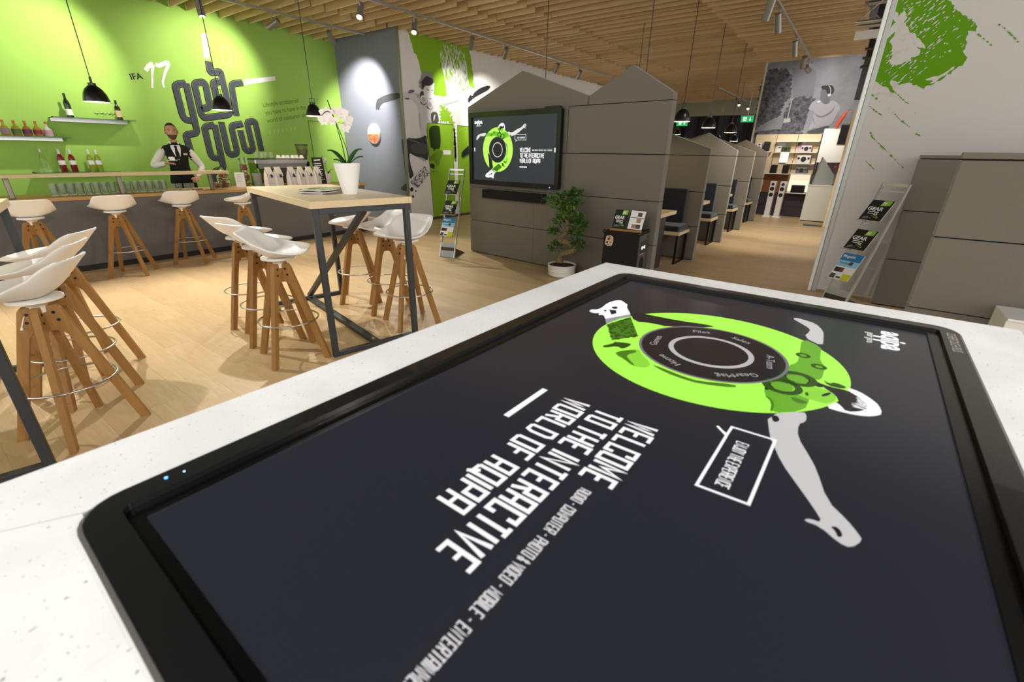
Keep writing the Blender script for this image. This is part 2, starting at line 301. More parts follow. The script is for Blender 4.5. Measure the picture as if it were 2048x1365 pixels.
ART={'SP':{'hp':[(5.51,6.468),(6.141,6.248)],'tat':[(3.927,6.407),(4.452,6.797)],'hair':[(5.335,7.416),(6.262,7.239),(6.204,8.022)],'bg':[(5.03,1.475),(3.973,1.742),(5.345,2.57),(6.09,2.131)],'bubble':[(8.691,5.544),(8.878,5.758),(8.555,5.771),(8.522,6.487),(10.554,6.456),(10.6,5.731),(8.916,5.759)]},'S':[('leg_graphic','bk',[(3.582,1.572),(3.434,1.737),(3.414,1.99),(3.341,3.027),(3.129,3.88),(3.23,4.094),(4.08,3.008),(4.085,2.469),(4.273,1.981)],1),('leg_graphic','gd',[(6.889,3.549),(6.898,3.796),(6.982,4.113),(7.045,4.433),(7.053,4.724),(6.697,5.423),(6.878,5.461),(7.181,4.76),(7.173,4.4),(7.112,4.004)],1),('board_graphic','gd',[(5.03,1.475),(3.973,1.742),(5.345,2.57),(6.09,2.131)],0),('truck_graphic','deep',[(6.598,2.103),(6.505,2.154),(6.211,2.271),(6.173,2.204),(6.055,2.393),(5.977,2.646),(6.133,2.682),(6.469,2.613),(6.372,2.412),(6.686,2.212)],1),('shoe_graphic','face',[(6.752,2.543),(6.474,2.709),(6.175,2.946),(6.458,3.122),(6.832,3.527),(7.111,3.554),(7.225,3.381),(7.25,3.224),(7.039,2.931),(6.976,2.725)],1),('shoe_shade_graphic','gd',[(6.752,2.543),(6.306,2.849),(6.389,3.005),(6.754,2.834),(7.005,3.062),(7.196,3.286),(7.212,3.18),(6.96,2.837),(6.926,2.686)],1),('board_nose_graphic','wt',[(4.298,0.456),(4.102,0.433),(4.006,0.588),(3.71,0.621),(3.168,0.536),(2.698,0.606),(2.537,0.784),(2.746,1.004),(2.85,1.152),(3.15,1.245),(3.594,1.558),(3.925,1.721),(4.397,1.486),(5.011,1.429),(4.429,1.083),(4.337,0.959),(4.481,0.875),(4.244,0.832),(4.391,0.668)],1),('board_mark_graphic','bk',[(3.751,0.905),(3.651,1.097),(3.938,1.252),(4.144,1.175)],0),('board_mark_graphic','bk',[(3.454,0.822),(3.26,0.954),(3.459,1.067),(3.599,0.993)],1),('board_mark_graphic','bk',[(3.888,0.752),(3.831,0.864),(4.044,0.93)],1),('board_band_graphic','gy',[(4.644,1.209),(3.743,1.623),(3.954,1.734),(4.424,1.499),(5.011,1.429)],0),('hand_graphic','sk',[(0.836,5.77),(0.686,5.878),(0.778,6.132),(0.943,6.423),(1.532,6.654),(2.137,6.71),(2.902,6.749),(2.432,6.249),(1.723,6.352),(1.481,6.274),(1.19,6.052)],1),('arm_graphic','mid',[(2.566,6.225),(2.982,6.73),(3.511,6.749),(3.991,6.781),(4.352,6.911),(4.742,6.919),(5.122,6.914),(5.32,6.841),(5.257,6.547),(5.324,6.253),(4.824,6.195),(4.528,6.353),(3.994,6.331)],1),('torso_graphic','mid',[(6.249,5.926),(5.372,6.198),(5.343,6.555),(5.478,6.711),(5.999,6.698),(6.375,6.81),(7.072,6.765),(7.558,6.234),(7.051,6.201),(6.832,6.016)],1),('chest_shade_graphic','gd',[(6.832,6.016),(6.883,6.136),(7.085,6.247),(7.421,6.266),(7.524,6.242),(7.062,6.189),(6.879,6.052)],1),('neck_shade_graphic','gd',[(6.534,6.449),(6.551,6.693),(6.604,6.802),(6.755,6.711),(6.747,6.553)],1),('arm_graphic','sk',[(7.641,6.207),(7.072,6.765),(7.201,6.83),(7.473,6.848),(7.658,6.74),(8.168,6.793),(8.696,7.033),(9.0,7.155),(9.758,7.361),(10.032,7.618),(10.223,7.743),(10.34,7.801),(10.588,7.682),(10.582,7.549),(10.403,7.324),(10.419,7.127),(10.328,7.179),(10.304,7.352),(10.049,7.22),(9.648,6.972),(9.182,6.683),(8.639,6.459),(8.432,6.384)],1),('tattoo_graphic','bk',[(7.65,6.273),(7.561,6.376),(7.753,6.451),(7.896,6.358)],1),('hand_shade_graphic','bk',[(10.311,7.433),(10.261,7.527),(10.408,7.592),(10.486,7.532),(10.373,7.498)],1),('neck_graphic','bk',[(5.458,6.208),(5.227,6.364),(5.296,6.609),(5.348,6.758),(5.494,6.992),(5.699,6.95),(5.641,6.724),(5.617,6.551),(5.905,6.321),(6.34,6.116),(6.621,5.983),(6.326,5.938),(5.954,6.062)],1),('face_graphic','face',[(6.138,6.348),(5.909,6.466),(5.721,6.731),(5.732,7.006),(5.787,7.22),(6.145,7.247),(6.415,7.121),(6.437,6.996),(6.439,6.736),(6.325,6.509)],1),('eye_graphic','bk',[(6.263,6.489),(6.073,6.567),(6.263,6.626),(6.365,6.554)],1),('mouth_graphic','deep',[(6.172,6.686),(6.09,6.733),(6.253,6.773),(6.311,6.725)],1),('eye_graphic','bk',[(6.079,6.973),(5.902,7.042),(5.776,7.141),(5.949,7.123),(6.146,7.004)],1),('hair_graphic','bk',[(5.422,6.876),(5.506,7.075),(5.455,7.419),(5.667,7.626),(6.009,7.819),(6.337,7.676),(6.539,7.443),(6.234,7.313),(5.862,7.224),(5.654,7.001)],1),('hair_edge_graphic','wt',[(5.294,7.415),(5.357,7.624),(5.571,7.823),(5.814,7.963),(6.204,8.022),(6.442,7.859),(6.575,7.631),(6.62,7.35),(6.602,7.093),(6.226,7.238),(6.307,7.328),(6.552,7.443),(6.351,7.676),(6.027,7.814),(5.667,7.626),(5.471,7.419)],1),('curl_graphic','deep',[(5.184,6.946),(5.343,7.066),(5.168,7.168),(5.294,7.415),(5.448,7.314),(5.464,7.045)],1)],'M':{'band':[(6.965,3.554),(8.739,3.561),(8.894,2.777),(8.53,2.662),(7.972,2.482),(7.771,2.464),(7.583,2.545),(7.277,2.865),(7.208,3.083),(7.085,3.242)],'band2':[(7.764,2.364),(8.001,2.281),(8.197,2.033),(8.199,1.211),(8.131,1.989),(7.72,2.006)],'scrA':[(7.784,3.5),(8.565,3.509),(8.712,2.785),(7.974,2.507)],'door':[(7.323,1.977),(8.13,1.982),(8.117,0.039),(7.414,0.006)],'door2':[(8.28,1.971),(8.73,1.971),(8.816,0.04),(8.256,0.032)],'F':[('skater_torso','62',[(6.746,2.496),(6.884,2.509),(7.037,2.518),(7.171,2.506),(7.195,2.443),(7.341,2.39),(7.41,2.356),(7.461,2.354),(7.576,2.491),(7.641,2.511),(7.77,2.516),(7.856,2.503),(7.807,2.431),(7.713,2.327),(7.686,2.242),(7.683,2.201),(7.618,2.203),(7.532,2.19),(7.476,2.145),(7.474,1.983),(7.327,1.975),(7.305,1.834),(7.151,1.827),(7.133,1.962),(7.121,2.161),(7.111,2.266),(7.001,2.348),(6.908,2.372),(6.732,2.363)],1),('skater_waist','62',[(7.153,1.926),(7.33,1.935),(7.316,1.759),(7.155,1.689),(7.144,1.831)],0),('skater_arm','75',[(7.77,2.516),(7.856,2.503),(7.99,2.53),(8.175,2.589),(8.363,2.642),(8.556,2.697),(8.68,2.752),(8.707,2.798),(8.768,2.79),(8.817,2.766),(8.803,2.692),(8.751,2.651),(8.652,2.634),(8.552,2.582),(8.404,2.497),(8.235,2.425),(8.049,2.374),(7.889,2.341),(7.78,2.346),(7.712,2.313),(7.807,2.431)],1),('skater_arm_shade','45',[(7.758,2.351),(7.89,2.348),(8.049,2.379),(8.236,2.431),(8.404,2.502),(8.26,2.456),(8.051,2.41),(7.892,2.38),(7.804,2.375)],1),('armpit_shade','16',[(7.802,2.35),(7.724,2.321),(7.673,2.214),(7.684,2.214),(7.71,2.285),(7.768,2.331)],1),('arm_tattoo','16',[(6.873,2.496),(6.925,2.545),(7.04,2.55),(7.06,2.527),(6.976,2.487),(6.89,2.472)],1),('arm_tattoo','16',[(6.751,2.383),(6.892,2.403),(6.908,2.372),(6.813,2.357)],1),('arm_tattoo','45',[(7.903,2.384),(7.949,2.401),(7.993,2.384),(7.946,2.356)],1),('chest_shade','45',[(7.072,2.483),(7.171,2.499),(7.195,2.443),(7.142,2.399),(7.106,2.435)],1),('chest_shade','45',[(7.141,2.163),(7.166,2.111),(7.163,1.963),(7.172,1.833),(7.142,1.832),(7.128,2.015)],1),('neck_shade','9',[(7.203,2.535),(7.285,2.562),(7.306,2.453),(7.352,2.398),(7.303,2.413),(7.226,2.459),(7.175,2.441)],1),('hair_outer','28',[(7.159,2.696),(7.221,2.735),(7.248,2.821),(7.292,2.877),(7.384,2.907),(7.475,2.916),(7.554,2.884),(7.591,2.823),(7.595,2.745),(7.528,2.685),(7.423,2.648),(7.321,2.637),(7.286,2.569),(7.228,2.589),(7.163,2.627),(7.213,2.645),(7.186,2.671)],1),('skater_face','78',[(7.31,2.623),(7.383,2.657),(7.486,2.668),(7.572,2.716),(7.606,2.746),(7.606,2.667),(7.582,2.572),(7.555,2.489),(7.507,2.405),(7.462,2.361),(7.412,2.383),(7.363,2.405),(7.306,2.453),(7.283,2.542)],1),('hair_fringe','5',[(7.255,2.669),(7.228,2.704),(7.282,2.761),(7.356,2.815),(7.398,2.839),(7.478,2.823),(7.558,2.806),(7.587,2.77),(7.573,2.729),(7.508,2.683),(7.424,2.658),(7.364,2.668),(7.312,2.649),(7.288,2.595),(7.256,2.572),(7.24,2.616)],1),('brow_line','16',[(7.357,2.625),(7.399,2.6),(7.451,2.588),(7.442,2.576),(7.388,2.585)],0),('brow_line','16',[(7.511,2.589),(7.56,2.604),(7.563,2.591),(7.52,2.579)],0),('mouth_line','16',[(7.419,2.44),(7.468,2.439),(7.514,2.445),(7.498,2.425),(7.446,2.423)],1),('headphone_shade','9',[(7.185,2.37),(7.195,2.325),(7.273,2.297),(7.331,2.316),(7.349,2.384)],1),('headphone_shade','9',[(7.353,2.285),(7.371,2.253),(7.452,2.235),(7.521,2.257),(7.534,2.319)],1),('trouser_print','5',[(6.744,1.675),(6.967,1.659),(7.131,1.68),(7.303,1.75),(7.305,1.629),(7.318,1.482),(7.322,1.317),(7.285,1.233),(7.169,1.3),(7.004,1.308),(6.871,1.363),(6.793,1.387),(6.791,1.251),(6.823,1.105),(6.87,0.989),(6.865,0.94),(6.754,0.869),(6.746,1.025),(6.749,1.283),(6.751,1.52)],1),('trouser_facet','9',[(6.856,1.57),(7.278,1.583),(7.303,1.449),(7.284,1.367),(7.057,1.373),(6.909,1.404),(6.834,1.459)],1),('trouser_fold','16',[(6.787,1.661),(6.963,1.62),(7.123,1.584),(7.098,1.572),(6.894,1.61),(6.774,1.642)],1),('pocket_edge','45',[(7.015,1.3),(7.145,1.297),(7.273,1.234),(7.211,1.222),(7.096,1.275)],1),('knee_print','9',[(7.465,2.131),(7.478,2.173),(7.554,2.198),(7.639,2.191),(7.678,2.131),(7.69,1.992),(7.506,1.982),(7.468,2.035)],1),('knee_light','62',[(7.55,2.136),(7.593,2.153),(7.579,2.097),(7.529,1.997),(7.518,2.052)],1),('leg_print','leg',[(7.382,1.826),(7.451,1.928),(7.688,1.94),(7.707,1.856),(7.719,1.657),(7.681,1.471),(7.554,1.486),(7.499,1.419),(7.425,1.434),(7.402,1.615)],1),('foot_print','foot',[(7.353,1.466),(7.405,1.5),(7.479,1.485),(7.486,1.418),(7.416,1.317),(7.34,1.3)],1),('sole_print','sole',[(7.337,1.267),(7.522,1.394),(7.655,1.468),(7.756,1.439),(7.765,1.37),(7.666,1.25),(7.632,1.146),(7.557,1.181),(7.511,1.25),(7.358,1.216)],1),('truck_print','leg',[(7.354,1.166),(7.431,1.191),(7.504,1.148),(7.472,1.062),(7.374,1.098)],1),('skateboard_edge','78',[(6.74,0.848),(7.157,1.151),(7.297,1.23),(7.321,1.217),(7.192,1.134),(6.771,0.81)],0),('skateboard_print','half',[(6.761,0.824),(7.18,1.139),(7.334,0.979),(6.95,0.71),(6.814,0.772)],0),('wheel_print','2',[(6.75,0.711),(6.821,0.724),(6.84,0.673),(6.788,0.625),(6.743,0.644)],1),('wheel_print','2',[(6.86,0.638),(6.921,0.661),(6.905,0.61)],1),('wheel_print','2',[(6.77,0.558),(6.828,0.555),(6.848,0.511),(6.8,0.505)],1),('board_dash','9',[(6.938,0.711),(7.014,0.759),(7.025,0.746),(6.953,0.698)],0),('board_dash','9',[(7.053,0.791),(7.116,0.821),(7.123,0.807),(7.064,0.775)],0),('deck_print','2',[(8.645,2.445),(8.643,2.547),(8.725,2.627),(8.775,2.602),(8.805,2.612),(8.853,2.683),(9.092,2.809),(9.434,2.89),(9.433,2.815),(9.089,2.676),(8.85,2.58)],1),('deck_tip_print','2',[(8.38,1.312),(8.37,1.393),(8.445,1.465),(8.63,1.567),(8.713,1.578),(8.708,1.414),(8.557,1.358),(8.409,1.303)],1)],'hp':[(7.261,2.399),(7.442,2.321)]},'D':{'arm':[(-8.479,2.231),(-8.438,2.337),(-8.407,2.389),(-8.26,2.435),(-8.005,2.474),(-7.677,2.477),(-7.676,2.385),(-7.979,2.343),(-8.185,2.326),(-8.305,2.291),(-8.394,2.174),(-8.407,2.242),(-8.439,2.189)],'leg':[(-7.762,1.598),(-7.704,1.66),(-7.651,1.675),(-7.641,1.441),(-7.626,1.123),(-7.625,0.861),(-7.708,0.858),(-7.723,1.281)],'foot':[(-7.916,0.663),(-7.77,0.772),(-7.661,0.81),(-7.669,0.626),(-7.759,0.638)]},'P':{'trees':[(-2.595,3.417),(-1.978,3.396),(-1.868,2.775),(-2.008,2.639),(-1.98,2.375),(-2.274,2.235),(-2.469,2.148),(-2.552,2.026),(-2.577,2.454)],'tower':[(-1.978,3.396),(-1.564,3.363),(-1.447,3.26),(-1.394,2.752),(-1.804,2.744)],'mid':[(-1.804,2.744),(-1.621,2.791),(-1.35,2.735),(-1.32,2.665),(-1.43,2.557),(-1.419,2.272),(-1.429,1.952),(-1.889,1.957),(-1.951,2.374)],'low':[(-2.565,2.011),(-1.915,2.077),(-1.443,2.011),(-1.419,1.907),(-2.546,1.839)],'head':[(-1.275,2.826),(-1.259,2.901),(-1.21,2.919),(-1.141,2.963),(-1.093,2.981),(-1.026,2.922),(-1.006,2.866),(-1.026,2.785),(-1.052,2.759),(-1.049,2.689),(-1.041,2.605),(-1.115,2.58),(-1.197,2.64),(-1.251,2.699),(-1.251,2.783)],'hair':[(-1.281,2.937),(-1.276,2.972),(-1.224,2.978),(-1.156,2.971),(-1.12,2.985),(-1.063,2.965),(-1.007,2.887),(-1.009,2.825),(-1.026,2.785),(-1.062,2.801),(-1.099,2.789),(-1.132,2.804),(-1.156,2.861),(-1.185,2.897),(-1.243,2.891)],'band':[(-1.145,2.97),(-1.123,2.972),(-1.086,2.926),(-1.056,2.842),(-1.054,2.793),(-1.069,2.801),(-1.082,2.871),(-1.114,2.934)],'cup':[(-1.122,2.776),(-1.091,2.809),(-1.041,2.793),(-1.045,2.758),(-1.085,2.733)],'shirt':[(-1.318,2.695),(-1.238,2.67),(-1.19,2.612),(-1.114,2.573),(-1.028,2.604),(-1.028,2.66),(-0.932,2.642),(-0.835,2.568),(-0.782,2.455),(-0.824,2.414),(-0.836,2.358),(-0.871,2.175),(-0.934,2.133),(-1.019,2.12),(-1.159,2.079),(-1.243,2.081),(-1.341,2.023),(-1.298,2.228),(-1.322,2.36),(-1.311,2.46),(-1.438,2.472),(-1.41,2.621)],'arm':[(-1.429,2.464),(-1.312,2.467),(-1.297,2.344),(-1.319,2.229),(-1.355,2.024),(-1.423,1.95),(-1.443,2.099),(-1.413,2.246)],'collar':[(-1.299,2.645),(-1.238,2.67),(-1.219,2.648),(-1.267,2.622)],'short':[(-1.352,2.009),(-1.156,2.065),(-0.934,2.133),(-0.914,2.075),(-1.005,2.062),(-1.004,1.945),(-1.338,1.949)],'fold':[(-1.307,2.445),(-1.238,2.357),(-1.122,2.325),(-1.003,2.392),(-0.94,2.461),(-0.905,2.585),(-0.92,2.432),(-0.993,2.349),(-1.115,2.296),(-1.23,2.321)],'fold2':[(-1.322,2.36),(-1.274,2.213),(-1.165,2.101),(-1.022,2.135),(-1.166,2.109),(-1.239,2.183)],'post':[(-1.839,2.745),(-1.819,2.745),(-1.824,2.283),(-1.844,2.283)],'sign':[(-1.92,2.3),(-1.779,2.311),(-1.75,2.222),(-1.913,2.202)]},'W':{'blob':[(-0.179,2.797),(0.003,2.821),(0.158,2.772),(0.229,2.686),(0.271,2.647),(0.321,2.594),(0.399,2.546),(0.44,2.507),(0.487,2.463),(0.491,2.425),(0.462,2.435),(0.433,2.436),(0.44,2.371),(0.454,2.326),(0.447,2.283),(0.492,2.235),(0.48,2.174),(0.441,2.15),(0.387,2.09),(0.363,2.064),(0.322,2.039),(0.269,2.023),(0.266,2.005),(0.216,2.031),(0.167,2.058),(0.115,2.06),(0.071,2.047),(0.035,2.086),(0.001,2.098),(-0.003,2.079),(0.057,1.987),(0.013,2.005),(-0.06,2.058),(-0.142,2.098),(-0.145,2.196),(-0.155,2.35),(-0.153,2.443),(-0.156,2.617)],'hole':[(-0.14,2.651),(-0.093,2.636),(-0.092,2.6),(-0.055,2.648),(-0.047,2.665),(-0.036,2.611),(-0.014,2.59),(-0.03,2.556),(0.02,2.497),(0.048,2.458),(0.071,2.464),(0.094,2.426),(0.128,2.404),(0.178,2.345),(0.183,2.326),(0.117,2.355),(0.155,2.311),(0.154,2.283),(0.1,2.27),(0.099,2.242),(0.028,2.22),(-0.032,2.22),(-0.068,2.257),(-0.04,2.283),(-0.064,2.369),(-0.096,2.409),(-0.075,2.444),(-0.075,2.49),(-0.098,2.465),(-0.117,2.439),(-0.124,2.514),(-0.091,2.564),(-0.116,2.594)],'hole2':[(0.252,2.081),(0.282,2.093),(0.336,2.103),(0.376,2.128),(0.406,2.162),(0.426,2.174),(0.429,2.151),(0.395,2.117),(0.349,2.084),(0.333,2.057),(0.291,2.045),(0.314,2.067)],'hole3':[(0.347,2.297),(0.36,2.304),(0.37,2.29),(0.355,2.287)],'streaks':[[(-0.135,1.998),(-0.087,1.955),(-0.03,1.912)],[(0.013,2.019),(0.089,1.966),(0.147,1.914),(0.19,1.883)],[(-0.103,1.875),(-0.045,1.832),(0.015,1.794)],[(0.05,1.849),(0.112,1.801),(0.171,1.744),(0.253,1.687)],[(0.297,1.636),(0.342,1.615),(0.383,1.589)],[(-0.046,1.656),(-0.013,1.602),(0.048,1.549),(0.12,1.486),(0.168,1.443),(0.215,1.402)],[(0.508,2.406),(0.551,2.372),(0.625,2.309)],[(0.616,2.465),(0.662,2.43),(0.74,2.359),(0.786,2.313)],[(-0.014,1.387),(0.023,1.354),(0.085,1.301)],[(0.25,1.821),(0.281,1.771)],[(0.215,1.402),(0.275,1.349),(0.31,1.318)]]},'G':[[(3.735,2.43),(3.603,2.4),(3.562,2.363),(3.559,2.33),(3.563,1.925),(3.59,1.862),(3.69,1.856)],[(3.733,2.435),(3.728,1.701),(3.704,1.66),(3.569,1.63),(3.539,1.598),(3.554,1.369)],[(4.025,2.064),(3.901,2.025),(3.903,2.374)],[(3.881,2.049),(3.994,2.084),(4.029,2.121),(4.039,2.439),(4.014,2.481),(3.897,2.457),(3.859,2.419),(3.861,1.962),(3.892,1.908),(4.313,1.991),(4.356,2.04),(4.331,2.667),(4.305,2.676),(4.173,2.642),(4.156,2.662),(4.167,2.813)],[(4.328,2.53),(4.194,2.498),(4.164,2.469),(4.169,2.141)],[(4.681,2.547),(4.52,2.512),(4.474,2.477),(4.455,1.983)],[(4.039,1.805),(3.907,1.78),(3.863,1.743),(3.866,1.317),(3.898,1.253),(4.019,1.253)],[(4.041,1.814),(4.035,1.11),(4.004,1.053),(3.857,1.027),(3.85,0.769)],[(4.167,1.865),(4.17,1.358),(4.204,1.31),(4.306,1.33),(4.334,1.369),(4.323,1.773),(4.35,1.811),(4.536,1.854)],[(4.469,1.742),(4.485,1.419),(4.517,1.377),(4.613,1.392),(4.642,1.431),(4.622,1.853),(4.643,1.886),(4.74,1.911),(4.777,1.89),(4.797,1.384)]],'GW':[[(4.143,3.219),(4.241,3.236),(4.206,2.867),(4.111,2.845)],[(4.712,2.6),(5.324,2.727),(5.321,2.656),(4.713,2.512)]],'GO':[[(4.416,3.072),(4.516,3.096),(4.579,3.006),(4.545,2.789),(4.446,2.775),(4.414,2.839),(4.416,3.072)],[(4.485,3.083),(4.527,3.065),(4.522,2.828),(4.416,2.805)],[(3.613,1.189),(3.64,1.078),(3.585,0.837),(3.63,0.797),(3.55,0.838)]],'one':[(3.461,2.566),(3.569,2.721),(3.533,2.731),(3.331,2.409)],'n17':[[(3.191,2.549),(3.243,2.616),(3.298,2.659),(3.315,2.652),(3.274,2.523),(3.221,2.305)],[(3.346,2.656),(3.388,2.641),(3.527,2.711),(3.549,2.694),(3.459,2.557),(3.385,2.401),(3.394,2.334)]],'ifa':[(2.961,2.395),(3.136,2.427),(2.975,2.466)]}
# ================================================================== the setting
fl = B().box(-10.2, 4.2, -3.2, 24, -.12, -.006).obj('floor', floor_far, kind='structure')
pl_me = [B().bbox(-L/2, L/2, -.0963, .0963, -.0055, 0, .0006).mesh('plank', floor_near) for L in (1.38, .9, .5)]
rr = random.Random(3)
for row in range(-3, 24):
    yy = .0955+.193*row; xe = -6.6; x = -rr.uniform(1.0, 1.5)
    while x > xe:
        k = 0 if rr.random() < .85 else 1
        L = (1.38, .9, .5)[k]
        link('plank', pl_me[k], fl, (x-L/2, yy, 0)); x -= L+.0006
B().box(-1.0, 4.2, -3.2, 4.634, -.005, 0).obj('plank_field', floor_far, fl, kind='stuff')
B().box(-10.2, 4.2, 4.634, 24, -.005, 0).obj('plank_field', floor_far, fl, kind='stuff')
B().box(-10.2, -7.2, -3.2, 4.634, -.005, -.0004).obj('plank_field', floor_far, fl, kind='stuff')

# ceiling of hanging boards, 25 cm apart, in five lengths at different heights
ceil = thing('ceiling', None, None); tag(ceil, kind='structure')
SEG = [(-9.62, -7.68, 3.5, 2.2, 6.6), (-7.62, -5.70, 3.5, 3.0, 21.8), (-5.68, -4.91, 3.54, 4.2, 21.8), (-4.90, -2.42, 3.57, 4.7, 21.8), (-2.40, -.55, 3.40, 5.2, 13.1)]
rest = B(); rs = random.Random(5)
for (x0, x1, zb, y0, y1) in SEG:
    q = B().box(x0, x1, -.011, .011, 0, .24); q.mi[0] = 1; me = q.mesh('slat', [wood_slat, slat_edge])
    y = math.ceil(y0/.25)*.25
    while y <= y1+.01:
        if x0 == -7.62 and y < 6.7: pass
        dz = zb+rs.choice((0, 0, 0, .018, -.018))
        if y <= 15.0: link('slat', me, ceil, (0, y, dz))
        else: rest.box(x0, x1, y-.011, y+.011, dz, dz+.24)
        y += .25
rest.mi = [1 if i % 6 == 0 else 0 for i in range(len(rest.f))]; rest.obj('slat_rows', [wood_slat, slat_edge], ceil, kind='stuff')
car = mat('carrier_rail', '6B5136', .7)
for x in (-9.0, -8.2, -7.0, -6.2, -5.3, -4.2, -3.1, -1.9, -1.0):
    B().box(x-.02, x+.02, 2.2 if x < -7.7 else 3.0 if x < -5.7 else 5.2, 6.7 if x < -7.7 else 13.1 if x > -2.4 else 21.8, 3.74, 3.80).obj('carrier_rail', car, ceil)

# unseen dark hall roof above the boards, added to block world light
B().box(-12, 6, -6, 25, 5.6, 5.7).obj('ceiling_hall_blocker', mat('unseen_hall_roof', '1C1C1E', .9), kind='structure')
# walls
GRN, MUR, DRK, WHT, PHO = YZ(-9.65), YZ(-7.63), XZ(6.73), XZ(6.05), XZ(14.0)
wl = B().box(-9.85, -9.65, -3.2, 6.73, 0, 4.2).obj('wall_left', paint_green, kind='structure')
wr = B().box(-9.85, -7.665, 6.73, 6.86, 0, 4.2).obj('wall_left_return', grey_wall, kind='structure')
mural_base = mat('mural_paper', 'E3E2DE', .75, spec=.2)
wm = B().box(-7.662, -7.63, 6.74, 23.0, .0, 4.2).obj('wall_left_far', mural_base, kind='structure')
B().box(-7.672, -7.622, 6.705, 6.738, 0, 3.9).obj('trim_1', mat('alu_trim', '9A968C', .4, .6), kind='structure')
B().box(-7.628, -7.60, 6.73, 23, 0, .05).obj('baseboard_left', mat('baseboard', '4A3A2A', .6), kind='structure')
ww = B().box(-.12, 3.6, 6.05, 6.13, .03, 3.7).obj('wall_right', mat('light_grey_print_wall', 'CFCBC6', .8, spec=.2), kind='structure')
trimw = mat('white_metal_trim', 'EDEFEC', .35, .1)
t2 = B().bbox(-.20, -.165, 6.02, 6.14, .0, 3.7, .006).obj('trim_2', trimw, kind='structure')
B().bbox(-.163, -.118, 6.035, 6.135, .0, 3.7, .006).obj('trim_3', mat('grey_metal_trim', 'B5B7B0', .4, .3), kind='structure')
photo = mat('photo_grey', '7A7A82', .7, spec=.2)
v = coords(photo); n = noise(photo, v, 1.1, 6, .6); base(photo, ramp(photo, n, [(.3, '74747C'), (.55, '92929A'), (.75, 'A4A4AC')]))
wb = B().box(-2.52, 2.4, 14.0, 14.12, 0, 4.1).obj('wall_back', photo, kind='structure')
B().box(-2.56, -2.52, 13.97, 14.12, 0, 4.1).obj('trim_4', mat('cream_trim', 'C9C4AC', .6), kind='structure')
# far end: drape and pale fascia
cu = mat('black_drape', '3C3C42', .9, spec=.1)
b = B(); N = 120; pts = []
for zz in (0, 3.05):
    for i in range(N+1):
        x = -9.8+8.4*i/N; pts.append((x, 22.6+.09*math.sin(x*9.5)+.04*math.sin(x*23), zz))
b.add(pts, [(i, i+1, N+2+i, N+1+i) for i in range(N)]).obj('wall_far', cu, smooth=60, kind='structure')
B().box(-9.8, -1.4, 22.3, 22.5, 3.02, 3.62).obj('trim_5', mat('pale_fascia', '9C9A84', .7), kind='structure')
B().box(-9.8, -1.4, 22.85, 22.95, 0, 4.2).obj('wall_far_back', mat('dark_hall', '19191B', .9), kind='structure')

# ---- prints on the green wall
DW = wl
for nm, wd_, e_, m_ in (('logotype_outline', .112, .002, inkd), ('logotype_inline', .086, .007, mat('olive_ink', '8B9A5A', .7, spec=.2)), ('logotype_fill', .076, .012, ink)):
    b = B()
    for i, l in enumerate(ART['G']):
        if i != 2: b.ribbon(fillet(l, .075), wd_, GRN, e_+.0004*i)
    b.obj(nm, m_, wl)
b = B()
for l in ART['GW']: b.poly(l, GRN, .002)
b.obj('white_bar_print', print_w, wl)
b = B()
for l in ART['GO']: b.ribbon(l, .008, GRN, .002)
b.obj('outline_print', mat('pale_green_line', 'C8DC8E', .7, spec=.2), wl)
b = B()
for l in ART['n17']:
    for h, q in enumerate((l[:4], l[3:])): p = fillet(q, .05); k = len(p); b.ribbon(p, [.058*(1-.25*h-.35*i/k*h) for i in range(k)], GRN, .002+.001*h)
b.obj('brush_numeral', print_w, wl, label='white brush numerals 17')
a0, a1, a2 = ART['ifa']; ra = math.atan2(a1[1]-a0[1], a1[0]-a0[0])
text('lettering', 'IFA', .118, GRN, a0[0], a0[1], .002, inkd, wl, ra, 1.05, .02)
tg = mat('olive_lettering', '5F7F1E', .7, spec=.2)
for i, s in enumerate(('Lifestyle accessories', 'you have to have in the', 'world of consumer electronics')):
    text('lettering', s, .115, GRN, 4.99+.012*i, 2.165-.137*i, .002, tg, wl, math.radians(11.2), .82)
b = B()
for i in range(7): b.ribbon([(5.02+.09*i, 1.69+.017*i), (5.035+.09*i, 1.76+.017*i)], .02, GRN, .002)
b.obj('small_mark_print', mat('light_green_line', 'B9D27A', .7, spec=.2), wl)
dr = B(); dr.ribbon([(5.93, .0), (5.88, 1.98)], .012, GRN, .002); dr.ribbon([(5.88, 1.98), (6.73, 1.98)], .012, GRN, .002); dr.obj('door_joint', mat('door_joint_dark', '3A4A12', .8), wl)
# ---- prints on the grey return wall
for k, nm in (('arm', 'arm_print'), ('leg', 'leg_print'), ('foot', 'foot_print')):
    B().poly(chaikin(ART['D'][k], 1, True), DRK, .002).obj(nm, mat('dark_grey_print', '4A4B50', .8, spec=.1), wr)
